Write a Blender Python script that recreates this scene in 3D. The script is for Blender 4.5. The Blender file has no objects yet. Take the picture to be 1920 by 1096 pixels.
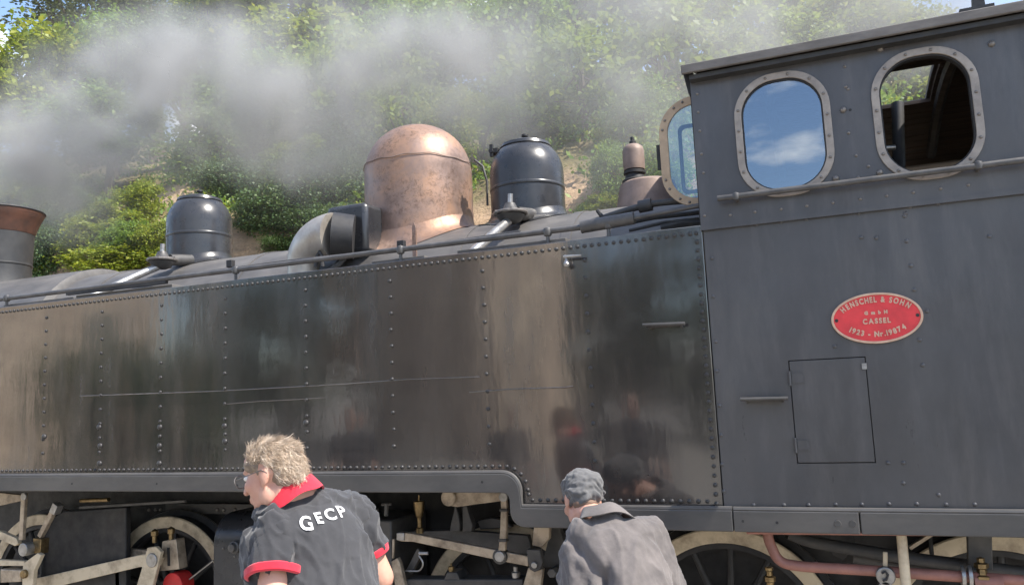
import bpy, bmesh, math, random
import numpy as np
from mathutils import Vector, Matrix, noise
from mathutils.bvhtree import BVHTree

sc = bpy.context.scene
COL = sc.collection
R_ = math.radians

# ------------------------------------------------------------------ camera
# x runs along the locomotive (rear = +x), y away from the photographer, z up; tank side = plane y 0
FPX, CX, CY = 1495.0, 960.0, 548.0
CAM = Vector((0.0, -3.5, 1.85))
_xc = -Vector((-2850 - CX, 909 - CY, FPX)).normalized()
_zc = Vector((430 - CX, -11200 - CY, FPX)).normalized()
_zc = (_zc - _xc * _xc.dot(_zc)).normalized()
_yc = _zc.cross(_xc)
RW = Matrix((_xc, _yc, _zc))                       # camera (right, down, forward) -> world
cam_data = bpy.data.cameras.new('camera')
cam = bpy.data.objects.new('camera', cam_data)
COL.objects.link(cam)
right, down, fwd = RW.col[0], RW.col[1], RW.col[2]
M3 = Matrix((right, -down, -fwd)).transposed()
cam.matrix_world = Matrix.Translation(CAM) @ M3.to_4x4()
cam_data.sensor_width = 36.0
cam_data.lens = 36.0 * FPX / 1920.0
cam_data.clip_start = 0.05
cam_data.clip_end = 2000.0
sc.camera = cam


def P(u, v, y):
    """world point at depth plane y seen at photo position u, v (1920 x 1096)"""
    d = RW @ Vector(((u - CX) / FPX, (v - CY) / FPX, 1.0))
    return CAM + d * ((y - CAM.y) / d.y)


def PXM(p):
    """photo pixels per metre at a world point"""
    return FPX / fwd.dot(Vector(p) - CAM)


# ------------------------------------------------------------------ light
SUN_AZ, SUN_EL = R_(4), R_(54)       # azimuth from +x towards -y
SUN = Vector((math.cos(SUN_AZ) * math.cos(SUN_EL), -math.sin(SUN_AZ) * math.cos(SUN_EL), math.sin(SUN_EL)))
sun_data = bpy.data.lights.new('sun', 'SUN')
sun_data.energy = 4.2
sun_data.angle = R_(0.53)
sun_data.color = (1.0, 0.945, 0.86)
sun = bpy.data.objects.new('sun', sun_data)
COL.objects.link(sun)
sun.rotation_euler = SUN.to_track_quat('Z', 'Y').to_euler()

world = bpy.data.worlds.new('World')
sc.world = world
world.use_nodes = True
wn, wl = world.node_tree.nodes, world.node_tree.links
wn.clear()
w_out = wn.new('ShaderNodeOutputWorld')
w_bg = wn.new('ShaderNodeBackground')
w_bg.inputs['Strength'].default_value = 0.15
w_sky = wn.new('ShaderNodeTexSky')
w_sky.sky_type = 'NISHITA'
w_sky.sun_disc = False
w_sky.sun_elevation = SUN_EL
w_sky.sun_rotation = math.atan2(SUN.x, SUN.y)
w_sky.altitude = 300
w_sky.air_density = 1.0
w_sky.dust_density = 1.0
w_sky.ozone_density = 1.2
# scattered cumulus over the whole dome
w_tc = wn.new('ShaderNodeTexCoord')
w_map = wn.new('ShaderNodeMapping')
w_map.inputs['Scale'].default_value = (1.0, 1.0, 2.2)
w_map.inputs['Location'].default_value = (5.4, 9.0, 0.0)
w_n = wn.new('ShaderNodeTexNoise')
w_n.inputs['Scale'].default_value = 5.0
w_n.inputs['Detail'].default_value = 9
w_n.inputs['Roughness'].default_value = 0.55
w_r = wn.new('ShaderNodeValToRGB')
w_r.color_ramp.elements[0].position = 0.54
w_r.color_ramp.elements[0].color = (0, 0, 0, 1)
w_r.color_ramp.elements[1].position = 0.66
w_r.color_ramp.elements[1].color = (1, 1, 1, 1)
w_mix = wn.new('ShaderNodeMix')
w_mix.data_type = 'RGBA'
w_mix.inputs['B'].default_value = (7.0, 7.1, 7.3, 1)
wl.new(w_tc.outputs['Generated'], w_map.inputs['Vector'])
wl.new(w_map.outputs['Vector'], w_n.inputs['Vector'])
wl.new(w_n.outputs['Fac'], w_r.inputs['Fac'])
wl.new(w_r.outputs['Color'], w_mix.inputs['Factor'])
wl.new(w_sky.outputs['Color'], w_mix.inputs['A'])
wl.new(w_mix.outputs['Result'], w_bg.inputs['Color'])
wl.new(w_bg.outputs['Background'], w_out.inputs['Surface'])

sc.view_settings.view_transform = 'Standard'
sc.view_settings.look = 'None'
sc.view_settings.exposure = 1.2
sc.view_settings.gamma = 1.0
sc.view_settings.use_curve_mapping = False
sc.render.engine = 'CYCLES'
cy = sc.cycles
cy.use_denoising = True
cy.max_bounces = 8
cy.diffuse_bounces = 3
cy.glossy_bounces = 4
cy.transmission_bounces = 4
cy.transparent_max_bounces = 12
cy.volume_bounces = 2
cy.sample_clamp_indirect = 8.0
cy.use_adaptive_sampling = True
cy.adaptive_threshold = 0.015

random.seed(11)
np.random.seed(11)

# ------------------------------------------------------------------ materials


class Mat:
    """small wrapper for procedural principled materials"""

    def __init__(self, name, color=(0.5, 0.5, 0.5), rough=0.5, metal=0.0, spec=0.5):
        self.m = bpy.data.materials.new(name)
        self.m.use_nodes = True
        self.n = self.m.node_tree.nodes
        self.l = self.m.node_tree.links
        self.b = self.n['Principled BSDF']
        self.b.inputs['Base Color'].default_value = (*color, 1)
        self.b.inputs['Roughness'].default_value = rough
        self.b.inputs['Metallic'].default_value = metal
        self.b.inputs['Specular IOR Level'].default_value = spec
        self.bump_in = None

    def node(self, t, **kw):
        n = self.n.new(t)
        for k, v in kw.items():
            setattr(n, k, v)
        return n

    def coord(self, scale=(1, 1, 1), loc=(0, 0, 0), world_space=False):
        mp = self.node('ShaderNodeMapping')
        mp.inputs['Scale'].default_value = scale
        mp.inputs['Location'].default_value = loc
        if world_space:
            g = self.node('ShaderNodeNewGeometry')
            self.l.new(g.outputs['Position'], mp.inputs['Vector'])
        else:
            t = self.node('ShaderNodeTexCoord')
            self.l.new(t.outputs['Object'], mp.inputs['Vector'])
        return mp.outputs['Vector']

    def noise(self, scale, detail=6, rough=0.6, vec=None, dist=0.0):
        n = self.node('ShaderNodeTexNoise')
        n.inputs['Scale'].default_value = scale
        n.inputs['Detail'].default_value = detail
        n.inputs['Roughness'].default_value = rough
        n.inputs['Distortion'].default_value = dist
        if vec is None:
            vec = self.coord()
        self.l.new(vec, n.inputs['Vector'])
        return n.outputs['Fac']

    def ramp(self, fac, stops, interp='LINEAR'):
        r = self.node('ShaderNodeValToRGB')
        cr = r.color_ramp
        cr.interpolation = interp
        while len(cr.elements) < len(stops):
            cr.elements.new(0.5)
        for e, (p, c) in zip(cr.elements, stops):
            e.position = p
            if not hasattr(c, '__len__'):
                c = (c, c, c)
            e.color = (*c, 1)
        self.l.new(fac, r.inputs['Fac'])
        return r.outputs['Color']

    def mix(self, fac, a, b, mode='MIX'):
        m = self.node('ShaderNodeMix', data_type='RGBA', blend_type=mode)
        for key, val in (('Factor', fac), ('A', a), ('B', b)):
            if hasattr(val, 'is_linked') or hasattr(val, 'links'):
                self.l.new(val, m.inputs[key])
            elif hasattr(val, '__len__'):
                m.inputs[key].default_value = (*val, 1) if len(val) == 3 else val
            else:
                m.inputs[key].default_value = val
        return m.outputs['Result']

    def color(self, sock):
        self.l.new(sock, self.b.inputs['Base Color'])

    def rough(self, sock):
        self.l.new(sock, self.b.inputs['Roughness'])

    def bump(self, sock, strength=0.3, dist=0.01):
        bp = self.node('ShaderNodeBump')
        bp.inputs['Strength'].default_value = strength
        bp.inputs['Distance'].default_value = dist
        self.l.new(sock, bp.inputs['Height'])
        if self.bump_in is not None:
            self.l.new(self.bump_in, bp.inputs['Normal'])
        self.bump_in = bp.outputs['Normal']
        self.l.new(self.bump_in, self.b.inputs['Normal'])


def worn(name, c0, c1, scale, r0, r1, metal=0.0, bump=0.2, bdist=0.004, spec=0.5, stretch=(1, 1, 1), contrast=(0.35, 0.65)):
    """two-tone worn surface driven by noise"""
    m = Mat(name, c0, r0, metal, spec)
    v = m.coord(stretch)
    f = m.noise(scale, 8, 0.65, v)
    m.color(m.ramp(f, [(contrast[0], c0), (contrast[1], c1)]))
    f2 = m.noise(scale * 2.3, 6, 0.6, v)
    m.rough(m.ramp(f2, [(0.3, r0), (0.7, r1)]))
    if bump:
        m.bump(m.noise(scale * 6, 6, 0.6, v), bump, bdist)
    return m.m


MT = {}
# glossy black tank paint: wavy plates, dull streaks
t = Mat('tank_black_paint', (0.02, 0.02, 0.021), 0.25, spec=0.8)
v = t.coord(world_space=True)
vs = t.coord((1.0, 1.0, 0.2), world_space=True)
f = t.noise(2.3, 8, 0.62, vs)
t.color(t.ramp(f, [(0.28, (0.021, 0.020, 0.0195)), (0.52, (0.034, 0.030, 0.028)), (0.72, (0.078, 0.058, 0.047))]))
f2 = t.noise(4.0, 9, 0.72, vs)
t.rough(t.ramp(f2, [(0.3, 0.07), (0.5, 0.15), (0.62, 0.25), (0.78, 0.42)]))
t.bump(t.noise(1.5, 2, 0.4, v), 0.085, 0.05)
t.bump(t.noise(6.0, 3, 0.5, t.coord((1, 1, 0.3), world_space=True)), 0.06, 0.02)
t.bump(t.noise(26.0, 4, 0.6, t.coord((1, 1, 0.25), world_space=True)), 0.05, 0.004)
dull = t.noise(1.9, 9, 0.68, t.coord((1, 1, 0.55), loc=(4, 0, 2), world_space=True), 0.5)
t.l.new(t.ramp(dull, [(0.36, 1.0), (0.52, 0.9), (0.68, 0.45)]), t.b.inputs['Coat Weight'])
t.b.inputs['Coat IOR'].default_value = 1.6
t.l.new(t.ramp(f2, [(0.35, 0.03), (0.6, 0.08), (0.75, 0.2)]), t.b.inputs['Coat Roughness'])
t.l.new(t.bump_in, t.b.inputs['Coat Normal'])
MT['tank'] = t.m
# cab paint, more matt and bluish
t = Mat('cab_black_paint', (0.03, 0.032, 0.037), 0.4)
v = t.coord(world_space=True)
vs = t.coord((1, 1, 0.16), world_space=True)
f = t.noise(2.0, 9, 0.65, t.coord((1, 1, 0.5), world_space=True))
cb_ = t.ramp(f, [(0.3, (0.042, 0.041, 0.043)), (0.55, (0.068, 0.066, 0.068)), (0.75, (0.092, 0.088, 0.086))])
st_ = t.ramp(t.noise(7.5, 9, 0.7, vs, 0.2), [(0.50, 0.0), (0.74, 0.34)])
cb_ = t.mix(st_, cb_, (0.15, 0.14, 0.135))
sc_ = t.ramp(t.noise(70, 5, 0.7, t.coord((1, 1, 3), world_space=True)), [(0.66, 0.0), (0.72, 0.5)])
t.color(t.mix(sc_, cb_, (0.17, 0.165, 0.16)))
t.rough(t.ramp(t.noise(6, 8, 0.7, vs), [(0.3, 0.24), (0.7, 0.5)]))
t.bump(t.noise(1.8, 2, 0.4, v), 0.30, 0.05)
t.bump(t.noise(8, 3, 0.5, vs), 0.10, 0.01)
t.bump(t.noise(120, 3, 0.6, v), 0.06, 0.002)
MT['cab'] = t.m
MT['valance'] = worn('valance_grey_paint', (0.05, 0.048, 0.047), (0.092, 0.085, 0.078), 5, 0.35, 0.55, bump=0.15, stretch=(0.4, 1, 1))
MT['dome_black'] = worn('dome_black_paint', (0.017, 0.018, 0.021), (0.034, 0.034, 0.036), 6, 0.22, 0.38, bump=0.08)
MT['boiler'] = worn('boiler_clothing', (0.055, 0.053, 0.053), (0.115, 0.107, 0.10), 5, 0.45, 0.65, bump=0.15, stretch=(0.5, 1, 1))
MT['chimney'] = worn('chimney_paint', (0.018, 0.018, 0.019), (0.036, 0.035, 0.034), 6, 0.45, 0.6, bump=0.15)
MT['rivet'] = worn('rivet_black', (0.022, 0.021, 0.021), (0.045, 0.042, 0.04), 30, 0.34, 0.5, bump=0.0, spec=0.4)
MT['rail'] = worn('rail_paint', (0.04, 0.039, 0.04), (0.085, 0.08, 0.076), 12, 0.35, 0.55, bump=0.1)
MT['frame'] = worn('frame_black', (0.010, 0.010, 0.012), (0.028, 0.026, 0.025), 7, 0.5, 0.75, bump=0.2)
MT['plate_grey'] = worn('oily_grey_plate', (0.035, 0.034, 0.034), (0.075, 0.07, 0.065), 9, 0.4, 0.6, bump=0.2)
MT['cream'] = worn('cream_enamel', (0.55, 0.455, 0.32), (0.20, 0.15, 0.10), 8, 0.35, 0.6, bump=0.2, contrast=(0.45, 0.72))
MT['rod'] = worn('greased_bright_steel', (0.44, 0.36, 0.27), (0.12, 0.09, 0.065), 10, 0.3, 0.55, metal=0.3, bump=0.25, contrast=(0.42, 0.70))
MT['steel'] = worn('bright_steel', (0.42, 0.41, 0.40), (0.25, 0.24, 0.225), 20, 0.3, 0.5, metal=0.8, bump=0.1)
MT['brass'] = worn('brass', (0.33, 0.24, 0.12), (0.15, 0.105, 0.055), 25, 0.28, 0.45, metal=0.9, bump=0.1)
MT['frame_brass'] = worn('dull_brass_window_frame', (0.33, 0.285, 0.24), (0.22, 0.19, 0.165), 14, 0.42, 0.6, metal=0.25, bump=0.1)
MT['tan_brass'] = worn('tan_spectacle_frame', (0.46, 0.34, 0.225), (0.33, 0.24, 0.16), 14, 0.42, 0.6, metal=0.25, bump=0.1)
MT['bolt'] = worn('bolt_steel', (0.10, 0.09, 0.085), (0.2, 0.18, 0.16), 40, 0.35, 0.5, metal=0.4, bump=0.0)
MT['pipe_pink'] = worn('red_lead_pipe', (0.33, 0.145, 0.11), (0.20, 0.09, 0.07), 9, 0.4, 0.6, bump=0.15)
MT['hose'] = worn('rubber_hose', (0.03, 0.03, 0.032), (0.06, 0.055, 0.05), 12, 0.5, 0.7, bump=0.2)
MT['red'] = worn('plate_red', (0.70, 0.045, 0.05), (0.55, 0.035, 0.04), 15, 0.35, 0.5, bump=0.1)
MT['plate_cream'] = worn('plate_cast_letters', (0.60, 0.42, 0.30), (0.5, 0.31, 0.22), 30, 0.4, 0.6, metal=0.2, bump=0.0)
MT['red_hub'] = worn('red_paint', (0.55, 0.02, 0.02), (0.4, 0.02, 0.02), 15, 0.3, 0.5, bump=0.1)
MT['roof'] = worn('cab_roof_sheet', (0.085, 0.077, 0.072), (0.165, 0.15, 0.137), 7, 0.6, 0.8, bump=0.3, stretch=(0.4, 1, 1))
MT['wood'] = worn('cab_ceiling_wood', (0.10, 0.065, 0.042), (0.05, 0.034, 0.025), 6, 0.6, 0.8, bump=0.4, stretch=(0.3, 4, 4))
MT['cab_in'] = worn('cab_interior_black', (0.018, 0.018, 0.02), (0.035, 0.033, 0.03), 8, 0.5, 0.7, bump=0.1)

# weathered copper with brown tarnish and speckles
t = Mat('weathered_copper', (0.6, 0.3, 0.18), 0.4, 0.5)
v = t.coord(world_space=True)
f = t.noise(2.6, 10, 0.62, v, 0.6)
base = t.ramp(f, [(0.28, (0.15, 0.10, 0.078)), (0.44, (0.245, 0.165, 0.13)), (0.58, (0.33, 0.195, 0.125)), (0.75, (0.27, 0.21, 0.19))])
stk = t.ramp(t.noise(9, 8, 0.68, t.coord((1, 1, 0.14), world_space=True)), [(0.46, 0.0), (0.66, 0.6)])
base = t.mix(stk, base, (0.21, 0.155, 0.135))
msk = t.ramp(t.noise(3.4, 6, 0.6, v), [(0.42, 0.0), (0.60, 1.0)])
sp = t.ramp(t.noise(34, 9, 0.8, v, 0.5), [(0.48, 0.0), (0.62, 0.85)])
sp = t.mix(1.0, sp, msk, 'MULTIPLY')
t.color(t.mix(sp, base, (0.10, 0.06, 0.042)))
t.rough(t.ramp(t.noise(7, 8, 0.7, v), [(0.3, 0.36), (0.7, 0.62)]))
t.bump(t.noise(5, 3, 0.5, v), 0.22, 0.03)
t.bump(t.noise(60, 6, 0.7, v), 0.12, 0.004)
MT['copper'] = t.m
MT['copper_cap'] = worn('chimney_copper', (0.105, 0.045, 0.028), (0.045, 0.024, 0.018), 7, 0.5, 0.7, metal=0.25, bump=0.15)
MT['elbow'] = worn('aluminium_painted_pipe', (0.48, 0.45, 0.40), (0.33, 0.29, 0.25), 9, 0.35, 0.55, metal=0.6, bump=0.25)
MT['cone'] = worn('brown_turret', (0.26, 0.19, 0.155), (0.16, 0.115, 0.095), 8, 0.5, 0.7, metal=0.2, bump=0.2)

# window glass: tinted coated pane, clear enough to look through
t = Mat('coated_glass')
t.n.remove(t.b)
gl = t.node('ShaderNodeBsdfGlossy')
gl.inputs['Color'].default_value = (0.86, 0.92, 1.0, 1)
gl.inputs['Roughness'].default_value = 0.015
tr = t.node('ShaderNodeBsdfTransparent')
tr.inputs['Color'].default_value = (0.55, 0.60, 0.62, 1)
fr = t.node('ShaderNodeFresnel')
fr.inputs['IOR'].default_value = 2.6
mx = t.node('ShaderNodeMixShader')
t.l.new(fr.outputs['Fac'], mx.inputs['Fac'])
t.l.new(tr.outputs['BSDF'], mx.inputs[1])
t.l.new(gl.outputs['BSDF'], mx.inputs[2])
t.l.new(mx.outputs['Shader'], t.n['Material Output'].inputs['Surface'])
MT['glass'] = t.m
g2 = t.m.copy()
g2.name = 'clear_glass'
for n_ in g2.node_tree.nodes:
    if n_.type == 'FRESNEL':
        n_.inputs['IOR'].default_value = 1.9
    if n_.type == 'BSDF_TRANSPARENT':
        n_.inputs['Color'].default_value = (0.80, 0.85, 0.88, 1)
MT['clear_glass'] = g2


def leaf_material(name, cols, trans):
    m = Mat(name, cols[0], 0.5, spec=0.35)
    g = m.node('ShaderNodeNewGeometry')
    n = len(cols)
    col = m.ramp(g.outputs['Random Per Island'], [(i / (n - 1), c) for i, c in enumerate(cols)])
    m.color(col)
    tl = m.node('ShaderNodeBsdfTranslucent')
    tcol = m.mix(1.0, col, (1.0, 1.0, 0.45), 'MULTIPLY')
    m.l.new(tcol, tl.inputs['Color'])
    ms = m.node('ShaderNodeMixShader')
    ms.inputs['Fac'].default_value = trans
    m.l.new(m.b.outputs['BSDF'], ms.inputs[1])
    m.l.new(tl.outputs['BSDF'], ms.inputs[2])
    m.l.new(ms.outputs['Shader'], m.n['Material Output'].inputs['Surface'])
    return m.m


LEAF = {
    'Y': leaf_material('leaf_yellow_green', [(0.164, 0.211, 0.025), (0.266, 0.312, 0.039), (0.140, 0.204, 0.031), (0.344, 0.344, 0.055)], 0.42),
    'G': leaf_material('leaf_mid_green', [(0.109, 0.195, 0.039), (0.195, 0.293, 0.055), (0.087, 0.162, 0.035), (0.260, 0.347, 0.064)], 0.38),
    'D': leaf_material('leaf_dark_green', [(0.044, 0.086, 0.028), (0.078, 0.138, 0.038), (0.034, 0.066, 0.024), (0.138, 0.190, 0.069)], 0.25),
    'L': leaf_material('leaf_pale_green', [(0.169, 0.237, 0.051), (0.254, 0.321, 0.068), (0.135, 0.203, 0.051), (0.338, 0.389, 0.101)], 0.45),
    'S': leaf_material('leaf_grey_green', [(0.085, 0.110, 0.051), (0.126, 0.151, 0.071), (0.059, 0.076, 0.040), (0.169, 0.186, 0.101)], 0.28),
}
MT['bark'] = worn('bark', (0.085, 0.062, 0.045), (0.16, 0.125, 0.095), 9, 0.8, 0.95, bump=0.6, bdist=0.02, stretch=(3, 3, 0.6))

t = Mat('hillside_earth_rock', (0.4, 0.3, 0.2), 0.9, spec=0.2)
v = t.coord(world_space=True)
f = t.noise(0.55, 10, 0.65, v, 0.4)
rock = t.ramp(f, [(0.25, (0.20, 0.165, 0.13)), (0.42, (0.40, 0.285, 0.185)), (0.58, (0.52, 0.36, 0.225)), (0.75, (0.36, 0.31, 0.26))])
strata = t.noise(2.2, 8, 0.7, t.coord((0.35, 0.35, 2.6), world_space=True))
rock = t.mix(t.ramp(strata, [(0.42, 0.0), (0.62, 0.65)]), rock, (0.24, 0.18, 0.13))
soil = t.ramp(t.noise(3.0, 8, 0.7, v), [(0.3, (0.09, 0.085, 0.035)), (0.7, (0.19, 0.17, 0.075))])
g = t.node('ShaderNodeNewGeometry')
sx = t.node('ShaderNodeSeparateXYZ')
t.l.new(g.outputs['Normal'], sx.inputs['Vector'])
t.color(t.mix(t.ramp(sx.outputs['Z'], [(0.62, 0.0), (0.80, 0.8)]), rock, soil))
t.bump(t.noise(1.7, 10, 0.7, v), 0.9, 0.25)
t.bump(t.noise(9, 8, 0.7, t.coord((1, 1, 2.2), world_space=True)), 0.7, 0.05)
MT['hill'] = t.m
t = Mat('platform_gravel', (0.3, 0.28, 0.25), 0.9, spec=0.2)
v = t.coord(world_space=True)
t.color(t.mix(t.ramp(t.noise(60, 4, 0.7, v), [(0.35, 0.0), (0.65, 0.6)]), t.ramp(t.noise(0.8, 6, 0.6, v), [(0.3, (0.33, 0.30, 0.26)), (0.7, (0.44, 0.41, 0.36))]), (0.18, 0.165, 0.15)))
t.bump(t.noise(80, 4, 0.7, v), 0.6, 0.02)
MT['ground'] = t.m
MT['rail_steel'] = worn('rail_steel', (0.16, 0.10, 0.07), (0.25, 0.17, 0.12), 15, 0.5, 0.7, metal=0.5)
MT['sleeper'] = worn('sleeper_wood', (0.07, 0.05, 0.04), (0.13, 0.10, 0.08), 8, 0.8, 0.95, stretch=(4, 0.6, 4))
MT['render_tan'] = worn('ochre_render', (0.76, 0.62, 0.47), (0.42, 0.32, 0.24), 0.9, 0.8, 0.95, bump=0.3)
MT['stone_trim'] = worn('pale_stone', (0.55, 0.5, 0.43), (0.42, 0.38, 0.33), 4, 0.7, 0.9)
MT['tile'] = worn('roof_tile', (0.38, 0.16, 0.09), (0.26, 0.11, 0.07), 6, 0.7, 0.9)
MT['shutter'] = worn('shutter_green', (0.05, 0.09, 0.07), (0.07, 0.11, 0.09), 8, 0.5, 0.7)

# ------------------------------------------------------------------ mesh helpers


class MB:
    def __init__(self):
        self.v, self.f = [], []

    def add(self, vs, fs):
        o = len(self.v)
        self.v += [tuple(p) for p in vs]
        self.f += [tuple(i + o for i in q) for q in fs]
        return self

    def box(self, a, b):
        x0, y0, z0 = (min(a[i], b[i]) for i in range(3))
        x1, y1, z1 = (max(a[i], b[i]) for i in range(3))
        return self.add([(x0, y0, z0), (x1, y0, z0), (x1, y1, z0), (x0, y1, z0), (x0, y0, z1), (x1, y0, z1), (x1, y1, z1), (x0, y1, z1)],
                        [(0, 3, 2, 1), (4, 5, 6, 7), (0, 1, 5, 4), (1, 2, 6, 5), (2, 3, 7, 6), (3, 0, 4, 7)])

    def prism(self, pts, y0, y1):
        """pts = [(x, z)] outline, extruded from y0 to y1"""
        a = sum(pts[i][0] * pts[(i + 1) % len(pts)][1] - pts[(i + 1) % len(pts)][0] * pts[i][1] for i in range(len(pts)))
        if a < 0:
            pts = pts[::-1]
        n = len(pts)
        y0, y1 = min(y0, y1), max(y0, y1)
        vs = [(x, y0, z) for x, z in pts] + [(x, y1, z) for x, z in pts]
        fs = [tuple(range(n)), tuple(range(2 * n - 1, n - 1, -1))]
        fs += [(j, i, i + n, j + n) for i in range(n) for j in [(i + 1) % n]]
        return self.add(vs, fs)

    def cyl(self, p0, p1, r0, r1=None, n=16, caps=True):
        return self.tube([p0, p1], [r0, r0 if r1 is None else r1], n, caps)

    def tube(self, path, r, n=12, caps=True):
        path = [Vector(p) for p in path]
        k = len(path)
        if not hasattr(r, '__len__'):
            r = [r] * k
        vs, fs = [], []
        prev = None
        for i, p in enumerate(path):
            t_ = (path[min(i + 1, k - 1)] - path[max(i - 1, 0)]).normalized()
            if prev is None:
                a = t_.orthogonal().normalized()
            else:
                a = (prev - t_ * prev.dot(t_))
                a = a.normalized() if a.length > 1e-6 else t_.orthogonal().normalized()
            prev = a
            b = t_.cross(a)
            for j in range(n):
                an = 2 * math.pi * j / n
                vs.append(p + (a * math.cos(an) + b * math.sin(an)) * r[i])
        for i in range(k - 1):
            for j in range(n):
                j2 = (j + 1) % n
                fs.append((i * n + j, i * n + j2, (i + 1) * n + j2, (i + 1) * n + j))
        if caps:
            fs.append(tuple(range(n - 1, -1, -1)))
            fs.append(tuple(range((k - 1) * n, k * n)))
        return self.add(vs, fs)

    def lathe(self, c, prof, n=48, axis='z', caps=True):
        """prof = [(r, h)] around axis through c"""
        vs, fs = [], []
        for r, h in prof:
            for j in range(n):
                a = 2 * math.pi * j / n
                x, y = r * math.cos(a), r * math.sin(a)
                if axis == 'z':
                    vs.append((c[0] + x, c[1] + y, c[2] + h))
                elif axis == 'y':
                    vs.append((c[0] + x, c[1] + h, c[2] - y))
                else:
                    vs.append((c[0] + h, c[1] + x, c[2] + y))
        k = len(prof)
        for i in range(k - 1):
            for j in range(n):
                j2 = (j + 1) % n
                fs.append((i * n + j, i * n + j2, (i + 1) * n + j2, (i + 1) * n + j))
        if caps:
            if prof[0][0] > 1e-4:
                fs.append(tuple(range(n - 1, -1, -1)))
            if prof[-1][0] > 1e-4:
                fs.append(tuple(range((k - 1) * n, k * n)))
        return self.add(vs, fs)

    def mesh(self, name, mat=None, smooth=False, weld=True):
        me = bpy.data.meshes.new(name)
        me.from_pydata(self.v, [], self.f)
        if weld:
            bm = bmesh.new()
            bm.from_mesh(me)
            bmesh.ops.remove_doubles(bm, verts=bm.verts, dist=1e-5)
            bmesh.ops.recalc_face_normals(bm, faces=bm.faces)
            bm.to_mesh(me)
            bm.free()
        if mat is not None:
            me.materials.append(MT[mat] if isinstance(mat, str) else mat)
        if smooth:
            me.polygons.foreach_set('use_smooth', [True] * len(me.polygons))
            me.set_sharp_from_angle(angle=R_(38))
        me.update()
        return me

    def build(self, name, mat, parent=None, smooth=True, bevel=0.0):
        o = bpy.data.objects.new(name, self.mesh(name, mat, smooth))
        COL.objects.link(o)
        if parent is not None:
            o.parent = parent
        if bevel:
            b = o.modifiers.new('bevel', 'BEVEL')
            b.width = bevel
            b.segments = 2
            b.limit_method = 'ANGLE'
            b.angle_limit = R_(40)
        return o


def put(name, me, parent, loc=(0, 0, 0), rot=(0, 0, 0), scale=(1, 1, 1)):
    o = bpy.data.objects.new(name, me)
    COL.objects.link(o)
    o.parent = parent
    o.location, o.rotation_euler, o.scale = loc, rot, scale
    return o


def empty(name, loc=(0, 0, 0)):
    o = bpy.data.objects.new(name, None)
    COL.objects.link(o)
    o.location = loc
    return o


def tag(o, label=None, cat=None, group=None, kind=None):
    for k, v_ in (('label', label), ('category', cat), ('group', group), ('kind', kind)):
        if v_:
            o[k] = v_
    return o


def XZ(u, v_, y):
    p = P(u, v_, y)
    return (p.x, p.z)


def rrect(cx, cz, hw, hh, r, n=8):
    pts = []
    for sx_, sz_, a0 in ((1, 1, 0), (-1, 1, 90), (-1, -1, 180), (1, -1, 270)):
        for i in range(n + 1):
            a = R_(a0 + 90 * i / n)
            pts.append((cx + sx_ * (hw - r) + r * math.cos(a), cz + sz_ * (hh - r) + r * math.sin(a)))
    return pts


def plate_with_holes(outer, holes, y0, y1):
    """flat plate in the x-z plane with window openings, extruded y0..y1"""
    bm = bmesh.new()
    edges = []
    for loop in [outer] + holes:
        vs = [bm.verts.new((x, y0, z)) for x, z in loop]
        edges += [bm.edges.new((vs[i], vs[(i + 1) % len(vs)])) for i in range(len(vs))]
    bmesh.ops.triangle_fill(bm, use_beauty=True, use_dissolve=False, edges=edges)
    r = bmesh.ops.extrude_face_region(bm, geom=bm.faces[:])
    for e in r['geom']:
        if isinstance(e, bmesh.types.BMVert):
            e.co.y = y1
    bmesh.ops.recalc_face_normals(bm, faces=bm.faces)
    mb = MB()
    bm.verts.index_update()
    mb.add([v_.co[:] for v_ in bm.verts], [[q.index for q in f_.verts] for f_ in bm.faces])
    bm.free()
    return mb


def ring(outer, inner, y0, y1):
    n = len(outer)
    mb = MB()
    vs = [(x, y0, z) for x, z in outer] + [(x, y0, z) for x, z in inner] + [(x, y1, z) for x, z in outer] + [(x, y1, z) for x, z in inner]
    fs = []
    for i in range(n):
        j = (i + 1) % n
        fs += [(i, j, n + j, n + i), (2 * n + j, 2 * n + i, 3 * n + i, 3 * n + j), (j, i, 2 * n + i, 2 * n + j), (n + i, n + j, 3 * n + j, 3 * n + i)]
    return mb.add(vs, fs)


def bar(mb, u0, v0, u1, v1, wpx, y0, y1):
    """flat bar between two photo positions at depth y0, width in photo pixels"""
    a, b = P(u0, v0, y0), P(u1, v1, y0)
    w = wpx / PXM((a + b) / 2) / 2
    d = (b - a)
    d.y = 0
    d.normalize()
    nx, nz = -d.z * w, d.x * w
    return mb.prism([(a.x + nx, a.z + nz), (b.x + nx, b.z + nz), (b.x - nx, b.z - nz), (a.x - nx, a.z - nz)], y0, y1)


def poly(mb, pts, y0, y1):
    return mb.prism([XZ(u, v_, y0) for u, v_ in pts], y0, y1)


def disc(mb, u, v_, rpx, y0, y1, n=24):
    p = P(u, v_, y0)
    r = rpx / PXM(p)
    return mb.lathe((p.x, 0, p.z), [(r * 0.96, y0), (r, y0 + 0.003), (r, y1)], n, 'y')


def arc_path(pts, r, n=7):
    """round the corners of a 3d polyline"""
    pts = [Vector(p) for p in pts]
    out = [pts[0]]
    for i in range(1, len(pts) - 1):
        a, b, c = pts[i - 1], pts[i], pts[i + 1]
        rr = min(r, (a - b).length * 0.49, (c - b).length * 0.49)
        p0, p1 = b + (a - b).normalized() * rr, b + (c - b).normalized() * rr
        for k in range(n + 1):
            t_ = k / n
            out.append(p0 * (1 - t_) ** 2 + b * 2 * t_ * (1 - t_) + p1 * t_ ** 2)
    out.append(pts[-1])
    return out


# ------------------------------------------------------------------ ground, hillside


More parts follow.
